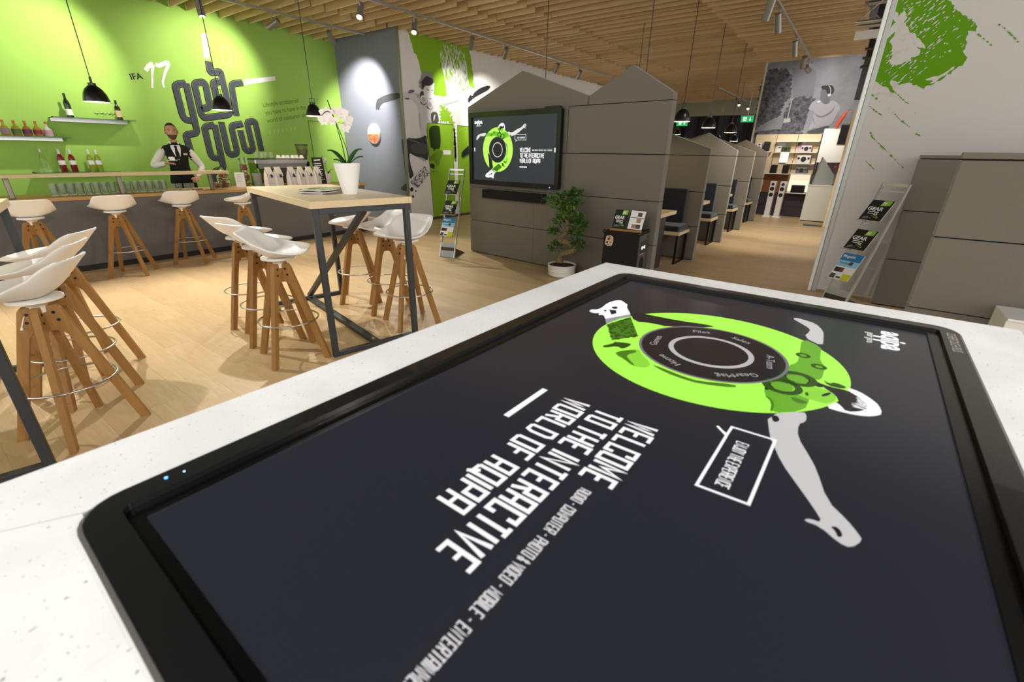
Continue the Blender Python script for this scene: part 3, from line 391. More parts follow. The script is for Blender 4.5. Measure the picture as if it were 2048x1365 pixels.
# ---- mural: green brush band, leaping skater, two green doors
M_ = ART['M']
def jag(p, amt, n=5, seed=1):
    r = random.Random(seed); q = []
    for i in range(len(p)):
        a, c = Vector(p[i]), Vector(p[(i+1) % len(p)]); d = c-a; nn = Vector((-d.y, d.x)).normalized() if d.length else Vector((0, 0))
        m = max(1, int(n*d.length/.25))
        for j in range(m):
            k = a+d*(j/m)+(nn*r.uniform(-amt, amt) if j else Vector((0, 0))); q.append((k.x, k.y))
    return q
B().poly(jag(M_['band'], .02, 6), MUR, .002).obj('brush_band_print', print_green, wm)
B().poly(jag(M_['band2'], .05, 14), MUR, .002).obj('brush_band_print', print_green, wm)
r = random.Random(11); b = B(); q = [Vector(p) for p in M_['scrA']]
for i in range(420):
    s, t = r.random(), r.random()**.8; s = .5+(s-.5)*(1 if t > .15 else .7)
    p = (q[0]*(1-s)+q[1]*s)*(1-t)+(q[3]*(1-s)+q[2]*s)*t; d = ((q[3]-q[0])*(1-s)+(q[2]-q[1])*s).normalized()
    L = r.uniform(.04, .22)*(.6+.8*t); w_ = r.uniform(.006, .03)*(.5+1.3*t); nn = Vector((-d.y, d.x))
    b.poly([tuple(p-d*L*.5), tuple(p+nn*w_*r.uniform(.3, .6)), tuple(p+d*L*.5), tuple(p-nn*w_*.5)], MUR, .003+i*.00001)
b.obj('brush_scratch_print', print_w, wm)
d1 = thing('door_1', None, None); tag(d1, kind='structure')
def flat(nm, k, m, par=wm, e=.004, sm=1):
    p = M_[k]; return B().poly(chaikin(p, sm, True) if sm else p, MUR, e).obj(nm, m, par)
def doorleaf(root, p):
    B().prism(p, MUR, .0, .0025).obj('door_leaf', print_green, root)
    B().ribbon(p[:1]+p[3:] if 0 else [p[3], p[0], p[1], p[2]], .012, MUR, .003).obj('door_gap', mat('gap_dark', '2E3A12', .8), root)
doorleaf(d1, M_['door'])
c_ = M_['door'][1]
B().box(-7.625, -7.622, c_[0]-.34, c_[0]-.10, c_[1]-.62, c_[1]-.53).obj('door_sign', print_w, d1)
hx = M_['door'][0]; B().tube([(-7.626, hx[0]+.10, 1.02), (-7.57, hx[0]+.10, 1.02), (-7.57, hx[0]+.22, 1.02)], .011, 8).obj('door_handle', steel, d1, 40)
d2 = thing('door_2', None, None); tag(d2, kind='structure'); doorleaf(d2, M_['door2'])
m_ = mat('halftone_print', '8A8A8A', .8, spec=.1); n = noise(m_, coords(m_), 26, 3, .7); base(m_, ramp(m_, n, [(.42, '303030'), (.56, 'D8D8D8')]))
fcol = dict(leg=mat('print_leg_green', '2B3D10', .75, spec=.2), foot=mat('print_foot_green', '8CAF3C', .75, spec=.2), sole=mat('print_sole_green', '6B9026', .75, spec=.2), half=m_)
for i, (nm, c, p, sm) in enumerate(M_['F']): B().poly(chaikin(p, 1, True) if sm else p, MUR, .0065+.0005*i).obj(nm, fcol[c] if c in fcol else pg[int(c)], wm)
for i, h in enumerate(M_['hp']): B().disc(h, .078, MUR, .026+.001*i, 20, .05).obj('headphone_ring', pg[75], wm); B().disc(h, .05, MUR, .0262+.001*i, 20).obj('headphone_pad', pg[45], wm)
# ---- splash on the white wall
W = ART['W']
B().poly(jag(W['blob'], .012, 14, 4), WHT, .002).obj('splash_print', splash_green, ww)
holes = B(); wcol = MATS['light_grey_print_wall']
for k in ('hole', 'hole2', 'hole3'): holes.poly(jag(W[k], .008, 14, 6), WHT, .003)
r = random.Random(2); cx, cz = .25, 2.5
hb = W['hole']; hc = Vector((sum(p[0] for p in hb)/len(hb), sum(p[1] for p in hb)/len(hb)))
for i in range(420):
    p = hc+Vector((r.gauss(.04, .17), r.gauss(.05, .26))); L = r.uniform(.005, .04)*r.random()+.004; d = Vector((.7, .7)).normalized()
    if p.x < -.08: continue
    nn = Vector((-d.y, d.x)); w_ = r.uniform(.003, .009)
    holes.poly([tuple(p-d*L), tuple(p+nn*w_), tuple(p+d*L), tuple(p-nn*w_*.7)], WHT, .0034+.00001*i)
holes.obj('splash_gap_print', wcol, ww)
b = B(); ec = 0
for l in W['streaks']:
    for i in range(len(l)-1):
        p0, p1 = Vector(l[i]), Vector(l[i+1]); n = max(2, int((p1-p0).length/.016))
        for j in range(n):
            if r.random() < .25: continue
            c = p0+(p1-p0)*((j+r.random()*.6)/n); s = r.uniform(.003, .014); d = (p1-p0).normalized(); nn = Vector((-d.y, d.x))
            b.poly([tuple(c-d*s*r.uniform(.6, 1.6)), tuple(c+nn*s*r.uniform(.3, .9)), tuple(c+d*s*r.uniform(.6, 1.6)), tuple(c-nn*s*r.uniform(.3, .9))], WHT, .004+.00002*ec); ec += 1
b.obj('splash_drop_print', splash_green, ww)
# ---- big photograph on the back wall
P_ = ART['P']
def ph(nm, k, m, e, sm=1): B().poly(jag(chaikin(P_[k], 1, True), .035, 9, 3) if sm == 2 else chaikin(P_[k], sm, True) if sm else P_[k], PHO, e).obj(nm, m, wb)
leafp = mat('photo_foliage', '55555C', .8, spec=.1); n = noise(leafp, coords(leafp), 9, 6, .7); base(leafp, ramp(leafp, n, [(.38, '3C3C42'), (.62, '74747C')]))
ph('tree_print', 'trees', leafp, .002, 2); ph('building_print', 'tower', mat('photo_mid', '7C7C84', .8, spec=.1), .0025, 0); ph('tree_print', 'mid', leafp, .003, 2); ph('street_print', 'low', leafp, .0035, 1)
ph('lamp_post_print', 'post', pg[45], .004, 0); ph('road_sign_print', 'sign', pg[45], .004, 0)
ph('runner_shirt', 'shirt', mat('photo_shirt', 'A6A6AE', .8, spec=.1), .005, 1); ph('runner_arm', 'arm', mat('photo_skin', '9696A0', .8, spec=.1), .0055, 1); ph('runner_head', 'head', mat('photo_face', '74747C', .8, spec=.1), .0055, 1)
ph('runner_hair', 'hair', pg[5], .006, 1); ph('runner_shorts', 'short', pg[9], .006, 1); ph('shirt_fold', 'fold', mat('photo_fold', '7E7E86', .8, spec=.1), .0062, 1); ph('shirt_fold', 'fold2', MATS['photo_fold'], .0064, 1); ph('shirt_collar', 'collar', pg[75], .0066, 0); ph('headphone_band', 'band', pg[45], .0065, 1); ph('headphone_cup', 'cup', pg[62], .007, 1)
# ================================================================== screens: one picture shown on both displays
def emi(name, col, k): return mat(name, (0, 0, 0), .25, emit=0) if False else _em(name, col, k)
def _em(name, col, k):
    if name in MATS: return MATS[name]
    m = mat(name, '050506', .22, spec=.35); I = m.node_tree.nodes['Principled BSDF'].inputs
    I['Emission Color'].default_value = lin(col); I['Emission Strength'].default_value = k; return m
def artwork(root, fr, tagn, k, detail):
    g = lambda n, c, s=1: _em(tagn+n, c, k*s)
    wt = g('_white', 'E4E2E2'); gr = g('_green', '9BE04C'); bk = g('_ink', '1B1A1D'); SP = ART['SP']
    col = dict(wt=wt, bk=bk, gd=g('_green_dark', '3F6E16'), gy=g('_grey', '8A878B'), sk=g('_skin', 'B4B1B1'), face=g('_green_face', '7DC035'), deep=g('_green_deep', '24440C'), mid=g('_green_mid', '5E9A24'))
    c0 = (5.14, 4.45); e = .0006
    B().disc(c0, 3.01, fr, .0003, 96).obj('green_disc', gr, root)
    for i, (nm, k_, p, sm) in enumerate(ART['S']): B().poly(chaikin(p, 1, True) if sm else p, fr, .0005+.00007*i).obj(nm, col[k_], root)
    b = B(); b.disc(c0, 1.75, fr, .0026, 72); b.obj('menu_wheel', bk, root)
    b = B(); b.disc(c0, 1.79, fr, .0028, 72, 1.72); b.obj('menu_rim', g('_rim', '6A666C'), root)
    b = B(); b.disc(c0, 1.03, fr, .0028, 64, .90); b.obj('menu_ring', g('_ring', 'A6A3A6'), root)
    b = B()
    for h in SP['hp']: b.disc(h, .40, fr, .0026, 28, .25)
    b.obj('headphone_graphic', col['deep'], root); b = B()
    for h in SP['hp']: b.disc(h, .22, fr, .0026, 20)
    b.obj('headphone_pad_graphic', col['mid'], root); b = B()
    for h in SP['tat']: b.disc(h, .17, fr, .0026, 16, .08)
    b.obj('tattoo_ring_graphic', col['deep'], root)
    r = random.Random(9); b = B(); q = [Vector(p) for p in SP['bg']]
    for i in range(110):
        s, t = r.random(), r.random(); p = (q[0]*(1-s)+q[1]*s)*(1-t)+(q[3]*(1-s)+q[2]*s)*t; a = r.uniform(.02, .10); d = r.uniform(.02, .08)
        b.poly([(p.x-a, p.y), (p.x, p.y+d), (p.x+a, p.y), (p.x, p.y-d)], fr, .0028+.000003*i)
    b.obj('board_texture', col['deep'], root)
    b = B(); h0, h1, h2 = [Vector(p) for p in SP['hair']]
    for i in range(22):
        s = (i+.5)/22; p = h0.lerp(h1, s); p = p.lerp(h2, .3+.15*r.random()); t = p.lerp(h2, .75)+Vector((r.uniform(-.1, .1), r.uniform(-.1, .1)))
        b.ribbon([tuple(p), tuple(p.lerp(t, .5)+Vector((0, r.uniform(-.06, .06)))), tuple(t)], .018, fr, .0028+.00001*i)
    b.obj('hair_strands', wt, root)
    b = B().ribbon(SP['bubble'], .05, fr, .003, 0, True); b.obj('speech_bubble', wt, root)
    b = B(); condensed(b, 'ENJOY THE EXPERIENCE', 8.98, 5.95, .19, fr, .003, .125, .34, .2, 1.45); b.obj('bubble_lettering', wt, root)
    b = B(); condensed(b, 'WELCOME', 9.55, 4.20, .52, fr, .003, maxw=2.06); condensed(b, 'TO THE INTERACTIVE', 9.55, 3.50, .52, fr, .003, maxw=4.45); condensed(b, 'WORLD OF AQIPA', 9.55, 2.80, .52, fr, .003, maxw=3.78)
    b.poly([(9.52, 2.17), (10.88, 2.17), (10.88, 2.30), (9.52, 2.30)], fr, .003); b.obj('headline_lettering', wt, root)
    b = B(); condensed(b, 'AUDIO - COMPUTER - PHOTO & VIDEO - MOBILE - ENTERTAINMENT', 11.75, 4.36, .17, fr, .003, .14, .36, .2, 3.55); b.obj('small_lettering', g('_dimwhite', 'C9C6C6'), root)
    text('logo_lettering', 'aqipa', .78, fr, .38, 8.02, .003, wt, root, 0, 1.02, .03); text('logo_lettering', 'gear guru', .27, fr, .78, 7.68, .003, wt, root, 0, .95)
    if detail:
        for s, a in (('Files', 205), ('Sales', 160), ('A-Team', 100), ('GearMag', 40), ('Home', -28), ('Games', -82)):
            a = math.radians(a); R_ = 1.38
            text('menu_lettering', s, .27, fr, c0[0]+R_*math.cos(a), c0[1]+R_*math.sin(a), .0034, g('_dim', '9A979A'), root, a-PI/2, 1, 0, 'CENTER', True)
    else:
        b = B().poly([(.25, 4.2), (.4, 4.2), (.4, 4.75), (.25, 4.75)], fr, .003); b.poly([(15.6, 4.2), (15.85, 4.2), (15.85, 4.75), (15.6, 4.75)], fr, .003); b.obj('edge_tab', wt, root)
# ---- foreground stone counter with the lying touch display
HC = .985; RC = math.radians(-1.6)
ct = thing('stone_counter', 'white speckled stone counter holding the large lying touchscreen in the foreground', 'counter', (-.778, 1.733, 0), RC)
# local: x to the right along the far edge (0..1.28), y towards the viewer is negative
T = .03; bx0, bx1, by0, by1 = .152, 1.052, -1.695, -.158
def slab(nm, x0, x1, y0, y1): return B().bbox(x0, x1, y0, y1, HC-.045, HC, .002).obj(nm, stone_m, ct)
def mitre(nm, pts): return B().prism(pts, XY(0), HC-.045, HC).obj(nm, stone_m, ct)
X1, Y0 = 1.214, -1.98; g_ = .0012
mitre('top_slab', [(0, 0), (X1, 0), (bx1, by1), (bx0, by1)])
mitre('top_slab', [(0, -g_), (bx0-g_, by1), (bx0-g_, by0), (0, Y0)])
mitre('top_slab', [(X1, -g_), (X1, Y0), (bx1+g_, by0), (bx1+g_, by1)])
mitre('top_slab', [(0+g_, Y0), (bx0, by0-g_), (bx1, by0-g_), (X1-g_, Y0)])
B().box(.06, X1-.06, Y0+.06, -.06, .0, HC-.1).obj('base_cabinet', mat('counter_base', 'DADAD6', .5), ct)
B().box(.03, X1-.03, Y0+.03, -.03, HC-.1, HC-.045).obj('top_apron', mat('counter_apron', 'C9C9C5', .5), ct)
# display: local frame at the far-left screen corner; u runs towards the viewer, v to the right
td = thing('touch_display', 'large black touchscreen lying flat in the stone counter with green disc picture', 'display', (-.583, 1.525, HC), math.radians(-1.0))
SW, SH = 1.452, .812
def ring(b, x0, x1, y0, y1, w0, z0, z1, rad, w1=None):
    "rounded rectangular rim from outer outline inwards"
    def rrect(x0, x1, y0, y1, r, n=6):
        p = []
        for cx, cy, a0 in ((x1-r, y1-r, 0), (x0+r, y1-r, 90), (x0+r, y0+r, 180), (x1-r, y0+r, 270)):
            p += [(cx+r*math.cos(math.radians(a0+90*i/n)), cy+r*math.sin(math.radians(a0+90*i/n))) for i in range(n+1)]
        return p
    o = rrect(x0, x1, y0, y1, rad); i_ = rrect(x0+w0, x1-w0, y0+w0, y1-w0, max(.003, rad-w0)); k = len(o)
    vs = [(x, y, z0) for x, y in o]+[(x, y, z1) for x, y in o]+[(x, y, z1) for x, y in i_]+[(x, y, z0) for x, y in i_]
    b.add(vs, [(q*k+j, q*k+(j+1) % k, ((q+1) % 4)*k+(j+1) % k, ((q+1) % 4)*k+j) for q in range(4) for j in range(k)]); return b
ring(B(), -.066, SH+.066, -SW-.048, .072, .037, -.028, .006, .05).obj('bezel', gloss_black, td, 30)
ring(B(), -.030, SH+.030, -SW-.020, .036, .0255, -.028, -.002, .006).obj('inner_bezel', mat('black_inner_bezel', '050506', .25), td, 30)
ring(B(), -.0715, SH+.0715, -SW-.0535, .0775, .005, -.002, .003, .055).obj('edge_trim', mat('silver_edge', 'A8A4A2', .3, .8), td, 30)
B().box(-.03, SH+.03, -SW-.02, .036, -.04, -.029).obj('recess', dark, td)
scr = B().box(-.0045, SH+.0045, -SW+.0055, .0105, -.022, -.006).obj('screen', _em('counter_screen_black', '2C2D34', .6), td)
fr = frame((0, 0, -.0055), (0, -SW/16, 0), (SH/9, 0, 0), (0, 0, .12))
artwork(scr, fr, 'counter', .95, True)
text('lettering', 'CLEVERTOUCH PLUS', .026, frame((SH+.040, .015, .0065), (0, -1, 0), (1, 0, 0), (0, 0, 1)), .0, 0, 0, mat('silver_lettering', 'B9B9B0', .4), td, 0, .62)
B().lathe([(.002, 0), (.002, .001)], (-.050, -1.408, .006), 10).obj('power_light', _em('blue_led', '3C7CFF', 6), td)
B().lathe([(.0012, 0), (.0012, .001)], (-.046, -1.388, .006), 10).obj('power_light', _em('white_led', 'BFD8FF', 2), td)

# ================================================================== felt partitions
def gable(w, eaves, peaks):
    "outline of top edge from left to right: list of (s,z)"
    return peaks
GAP = .009
def partition(name, label, loc, rz, rows, cols, top, th=.10, felt_=felt_m, group=None, cap=None):
    """rows: z levels; cols: s breaks; top: list of top pieces (polygons in s,z)"""
    t = thing(name, label, 'partition', loc, rz, group); fr = frame((0, 0, 0), (1, 0, 0), (0, 0, 1), (0, -1, 0))
    for i in range(len(rows)-1):
        for j in range(len(cols)-1):
            B().bbox(cols[j]+(GAP*.2 if j else 0), cols[j+1], 0, th, rows[i]+(GAP if i else .012), rows[i+1], .004).obj('felt_panel', felt_, t)
    for pl in top: B().prism(pl, fr, 0, -th).obj('gable_panel', felt_, t)
    B().box(cols[0]+.012, cols[-1]-.012, .02, th-.02, 0, rows[-1]+.03).obj('core', dark, t)
    return t
TVA = math.atan2(-.15, 1.53)
tw = partition('felt_partition', 'tall double gabled taupe felt partition with the wall display on it', (-4.62, 5.24, 0), TVA, [0, .47, .94, 1.41], [0, 1.23, 2.95],
    [[(0, 1.419), (1.70, 1.419), (1.70, 1.92), (1.965, 1.92), (1.965, 2.005), (.99, 2.335), (0, 1.985)], [(1.71, 1.419), (2.95, 1.419), (2.95, 1.911), (1.71, 1.911)], [(1.975, 1.92), (2.95, 1.92), (2.95, 1.98), (2.475, 2.255), (1.975, 2.005)]])
B().box(1.69, 2.93, .03, .07, 1.40, 1.95).obj('core', dark, tw)
# booth row: walls 2..5 each run back from the aisle to the left (local s=0 at the far left end)
WALLS = [(6.79, -1.71, 'wide'), (8.61, -1.75, 'steep'), (10.44, -1.795, 'wide'), (12.19, -1.835, 'steep')]
ordn = ['second gabled felt booth wall, the first behind the display partition', 'third gabled felt booth wall counting from the display partition', 'fourth gabled felt booth wall counting from the display partition', 'last gabled felt booth wall next to the speaker shelves']
for (yy, xr, kind), lb in zip(WALLS, ordn):
    Wd = 2.85
    a = [(0, 1.419), (Wd, 1.419), (Wd, 1.50), (Wd-1.0, 1.83), (Wd-1.93, 1.52), (Wd-2.4, 1.76), (0, 1.50)] if kind == 'wide' else [(0, 1.419), (Wd, 1.419), (Wd, 1.50), (Wd-.5, 1.77), (Wd-.98, 1.53), (Wd-1.9, 1.83), (0, 1.50)]
    partition('felt_partition', lb, (xr-Wd, yy, 0), 0, [0, .47, .94, 1.41], [0, 1.4, Wd], [a])
# benches and tables between the walls
def bench():
    t = thing('booth_bench', '', 'bench'); L = 1.35     # local: x from 0 (aisle end) to -L, y=0 at the wall, -y towards the viewer
    B().bbox(-L, -.10, -.085, -.005, .52, .985, .02).obj('backrest', felt_navy, t)
    B().bbox(-L, -.02, -.46, -.01, .445, .52, .025).obj('seat_cushion', felt_navy, t)
    B().bbox(-L, -.0, -.48, -.005, .40, .444, .003).obj('seat_board', wood_top, t)
    for x in (-.045, -L+.02):
        B().box(x, x+.03, -.45, -.405, .0, .40).obj('leg', black, t); B().box(x, x+.03, -.06, -.02, .0, .40).obj('leg', black, t)
        B().box(x, x+.03, -.405, -.06, .0, .012).obj('foot_bar', black, t)
    return t
def btable():
    t = thing('booth_table', '', 'table'); B().bbox(-1.25, 0, -.31, .31, .70, .745, .003).obj('tabletop', wood_top, t)
    B().box(-.16, -.10, -.22, .22, 0, .70).obj('leg_panel', black, t); B().box(-1.15, -1.09, -.22, .22, 0, .70).obj('leg_panel', black, t); return t
bn0, bt0 = bench(), btable()
bl = ['dark cushioned bench in the booth nearest the display partition', 'dark cushioned bench in the second booth from the display partition', 'dark cushioned bench in the third booth from the display partition', 'dark cushioned bench in the booth farthest down the aisle']
tl = ['oak booth table nearest the display partition', 'oak booth table in the second booth', 'oak booth table in the third booth', 'oak booth table in the booth farthest down the aisle']
for i, (yy, xr, k) in enumerate(WALLS):
    for (o, dy, lb, g) in ((bn0, -.004, bl[i], 'benches in the felt booths'), (bt0, -.92 if i else -.92, tl[i], 'tables in the felt booths')):
        loc = (xr-.10 if o is bn0 else xr-.14, yy+dy, 0)
        if i == 0: o.location = loc; tag(o, lb, None, g)
        else: dup(o, loc, 0, lb, g)
# partitions on the right beside the white wall
partition('felt_partition', 'low taupe felt partition close behind the right end of the stone counter', (.46, 3.95, 0), 0, [0, .47, .94, 1.40], [0, 2.2], [[(.0, 1.41), (2.2, 1.41), (2.2, 1.445), (.0, 1.445)]])
partition('felt_partition', 'narrow taupe felt partition standing against the splash printed wall', (.39, 5.85, 0), 0, [0, .47, .94, 1.405], [0, 1.6], [[(.0, 1.414), (1.6, 1.414), (1.6, 1.44), (.0, 1.44)]])
# small white box in front of the near right partition
wbx = thing('white_cabinet', 'small white cabinet in front of the near right felt partition', 'cabinet', (.86, 3.62, 0))
B().bbox(0, .9, 0, .30, .0, .56, .004).obj('carcass', offw, wbx); B().bbox(.02, .9, -.012, -.002, .06, .50, .003).obj('front_panel', white, wbx); B().box(.0, .9, -.02, .30, .562, .575).obj('top_board', white, wbx)

# ================================================================== wall display on the TV partition
Rm = Matrix.Rotation(TVA, 4, 'Z')
def onwall(s, z, d=0):
    p = Rm@Vector((s, -d, z)); return (p.x-4.62, p.y+5.24, p.z)
tv = thing('wall_display', 'wall mounted black display showing the green disc welcome picture', 'display', onwall(.88, 1.45, .035), TVA)
w2, h2 = .785, .455
b = B(); ring(b, -w2, w2, -h2, h2, .06, 0, .05, .03).xf(Matrix.Rotation(PI/2, 4, 'X')); b.obj('bezel', gloss_black, tv, 30)
B().box(-w2+.02, w2-.02, -.005, .034, -h2+.02, h2-.02).obj('housing', black, tv)
s2 = B().box(-.727, .727, -.022, -.006, -.41, .41).obj('screen', _em('wall_screen_black', '34363C', .75), tv)
fr2 = frame((-.725, -.0222, -.408), (1.45/16, 0, 0), (0, 0, .816/9), (0, -.4, 0))
artwork(s2, fr2, 'tv', 1.25, False)
B().lathe([(.006, 0), (.006, .002)], (0, 0, 0), 10).xf(Matrix.Translation((.66, -.0515, -.432))@Matrix.Rotation(PI/2, 4, 'X')).obj('power_light', MATS['blue_led'], tv)
B().bbox(.52, .74, -.03, .02, h2, h2+.018, .004).obj('sensor_bar', black, tv)
text('lettering', 'CLEVERTOUCH', .028, frame((-w2+.03, -.0505, h2-.037), (1, 0, 0), (0, 0, 1), (0, -1, 0)), 0, 0, .001, mat('dim_lettering', '4A4A48', .5), tv, 0, .8)
sb = thing('sound_bar', 'long black sound bar mounted beneath the wall display', 'speaker', onwall(.90, .875, .005), TVA)
B().bbox(-.54, .54, -.10, 0, -.058, .058, .01).obj('cabinet', black, sb); B().bbox(-.52, .52, -.106, -.1, -.05, .05, .004).obj('grille', mat('speaker_cloth', '101011', .9), sb)
# ================================================================== bar stools
def stool():
    t = thing('bar_stool', '', 'stool')
    # scoop shell on a rounded outline: wide front, raised back; faces +X locally
    sst = lambda x: (lambda q: q*q*(3-2*q))(max(0, min(1, x))); NR, NA = 11, 44; pts = [(0, 0, 0)]; pw = lambda c, e: math.copysign(abs(c)**e, c)
    def hz(x, y, rho): return .094*sst((-x-.02)/.18)+.078*rho**2.5*(1-.48*sst((x+.12)/.32))
    for i in range(1, NR+1):
        rho = (i/NR)**.9
        for k in range(NA):
            t_ = 2*PI*k/NA; ee = .42 if math.cos(t_) < 0 else .62; ox = .205*pw(math.cos(t_), ee); oy = (.207+.036*ox/.205)*pw(math.sin(t_), ee); x, y = ox*rho, oy*rho; pts.append((x, y, hz(x, y, rho)))
    b = B(); b.add([(x, y, z+.748) for x, y, z in pts], [(0, 1+k, 1+(k+1) % NA) for k in range(NA)]+[(1+i*NA+k, 1+(i+1)*NA+k, 1+(i+1)*NA+(k+1) % NA, 1+i*NA+(k+1) % NA) for i in range(NR-1) for k in range(NA)])
    me = b.mesh('seat_shell', white, 0); o = link('seat_shell', me, t); me.polygons.foreach_set('use_smooth', [True]*len(me.polygons))
    so = o.modifiers.new('thick', 'SOLIDIFY'); so.thickness = .011; so.offset = -1
    bv = o.modifiers.new('rim', 'BEVEL'); bv.width = .004; bv.segments = 2; bv.limit_method = 'ANGLE'; bv.angle_limit = math.radians(50)
    B().lathe([(.03, .736), (.098, .738), (.104, .735), (.104, .722), (.07, .715), (.04, .700), (.032, .685), (.03, .66)], n=24).obj('seat_mount', offw, t, 50)
    ol = [(.008, .69), (.062, .69), (.078, .672), (.275, .0), (.232, .0), (.115, .40), (.072, .535), (.05, .552), (.030, .535), (.012, .50), (.008, .50)]
    for i in range(4):
        a = PI/4+i*PI/2; fr = frame((0, 0, 0), (math.cos(a), math.sin(a), 0), (0, 0, 1), (-math.sin(a), math.cos(a), 0))
        lg = B().prism(ol[:4]+ol[4:7]+[(.05, .56), (.03, .565), (.008, .56)], fr, -.0145, .0145).obj('leg', wood_leg, t)
        for z in (.655, .615):
            c = Vector(fr(.048+(.655-z)*.25, z)); n = Vector((-math.sin(a), math.cos(a), 0)); B().cyl(c-n*.0165, c+n*.0165, .0075, n=10).obj('bolt', black, lg)
    B().torus((0, 0, .29), .196, .0058, 40, 8).obj('foot_ring', steel, t, 60)
    B().tube([(.03, .012, .70), (.05, .02, .66), (.075, .03, .60), (.078, .031, .585)], [.003, .003, .003, .008], 6).obj('lift_lever', white, t, 60)
    return t
st0 = stool()
def bearing(a, b_): return math.atan2(b_[1]-a[1], b_[0]-a[0])
STOOLS = [ # x, y, heading in degrees, label, group
 (-6.72, .88, 176, 'white bar stool at the bar, leftmost of the four along the counter front', 'stools at the bar'),
 (-6.81, 1.59, 172, 'white bar stool at the bar, second from the left, below the rail post', 'stools at the bar'),
 (-6.99, 2.32, 170, 'white bar stool at the bar, in front of the barman', 'stools at the bar'),
 (-6.74, 2.96, 245, 'white bar stool at the bar seen behind the corner of the high table', 'stools at the bar'),
 (-3.07, 1.50, 52, 'nearest white bar stool on the left side of the orchid table', 'stools on the left of the orchid table'),
 (-3.55, 1.60, 100, 'middle white bar stool on the left side of the orchid table', 'stools on the left of the orchid table'),
 (-4.05, 1.70, 105, 'rear white bar stool on the left side of the orchid table', 'stools on the left of the orchid table'),
 (-2.93, 2.51, 283, 'white bar stool on the right side of the high table, nearest the stone counter', 'stools on the right of the orchid table'),
 (-3.37, 2.65, 262, 'white bar stool in the middle of the right side of the high table', 'stools on the right of the orchid table'),
 (-3.87, 2.68, 222, 'white bar stool farthest back on the right side of the high table', 'stools on the right of the orchid table'),
 (-3.06, .31, 236, 'large white bar stool at the left picture edge, nearest of three', 'stools at the left table'),
 (-3.55, .43, 240, 'white bar stool at the left picture edge, middle of three', 'stools at the left table'),
 (-4.00, .57, 232, 'white bar stool at the left picture edge, farthest of three', 'stools at the left table')]
LEGROT = [13, 13, 7, 20, 30, 25, 20, 25, 10, 5, 66, 60, 64]
for i, (x, y, hd, lb, g) in enumerate(STOOLS):
    o = st0 if i == 0 else dup(st0, (x, y, 0), 0, lb, g)
    o.location = (x, y, 0); tag(o, lb, None, g); o.rotation_euler = (0, 0, math.radians(hd))
    # turn the leg frame under the swivelling seat
    for c in o.children:
        if c.name.split('.')[0] in ('leg', 'foot_ring'): c.rotation_euler = (0, 0, math.radians(LEGROT[i]-45-hd))

# ================================================================== high tables
def hightable(lb, near, far, side):
    "near/far: ends of one long edge at floor; side: +1 table lies left of near->far direction"
    n, f = Vector(near), Vector(far); d = (f-n); L = d.length; a = math.atan2(d.y, d.x)
    t = thing('high_table', lb, 'table', (n.x, n.y, 0), a); Wd = .70*side
    y0, y1 = min(0, Wd), max(0, Wd); s = .04
    B().bbox(-.015, L+.015, y0-.015, y1+.015, 1.055, 1.10, .002).obj('tabletop', wood_top, t)
    for x in (0, L-s):
        for y in (y0, y1-s): B().bbox(x, x+s, y, y+s, 0, 1.055, .003).obj('leg', frame_m, t)
        B().bbox(x, x+s, y0+s, y1-s, 1.015, 1.055, .003).obj('top_bar', frame_m, t)
        B().bbox(x, x+s, y0+s, y1-s, 0, .035, .003).obj('floor_bar', frame_m, t)
    ym = (y0+y1)/2
    B().add(*slant((s*.5, ym, 1.02), (L-s, ym, .05), .045, .03)).obj('diagonal_brace', frame_m, t)
    fb = B().box(s, L-s, ym-.03, ym+.03, .010, .034).obj('floor_brace', frame_m, t)
    B().lathe([(.008, 0), (.006, .005)], (s+.06, ym, .034), 10).obj('bolt', steel, fb)
    return t
def slant(p0, p1, w_, h):
    p0, p1 = Vector(p0), Vector(p1); d = (p1-p0).normalized(); sd = Vector((-d.y, d.x, 0)).normalized(); u = sd.cross(d).normalized()
    vs = [p+sd*a*w_/2+u*c*h/2 for p in (p0, p1) for a, c in ((-1, -1), (1, -1), (1, 1), (-1, 1))]
    return vs, [(0, 1, 2, 3), (7, 6, 5, 4), (0, 4, 5, 1), (1, 5, 6, 2), (2, 6, 7, 3), (3, 7, 4, 0)]
ta = hightable('oak high table on a dark steel frame carrying the white orchid', (-2.80, 1.645), (-4.34, 1.985), -1)
tb = hightable('oak high table on a dark steel frame cut off by the left picture edge', (-2.735, .125), (-4.26, .475), 1)

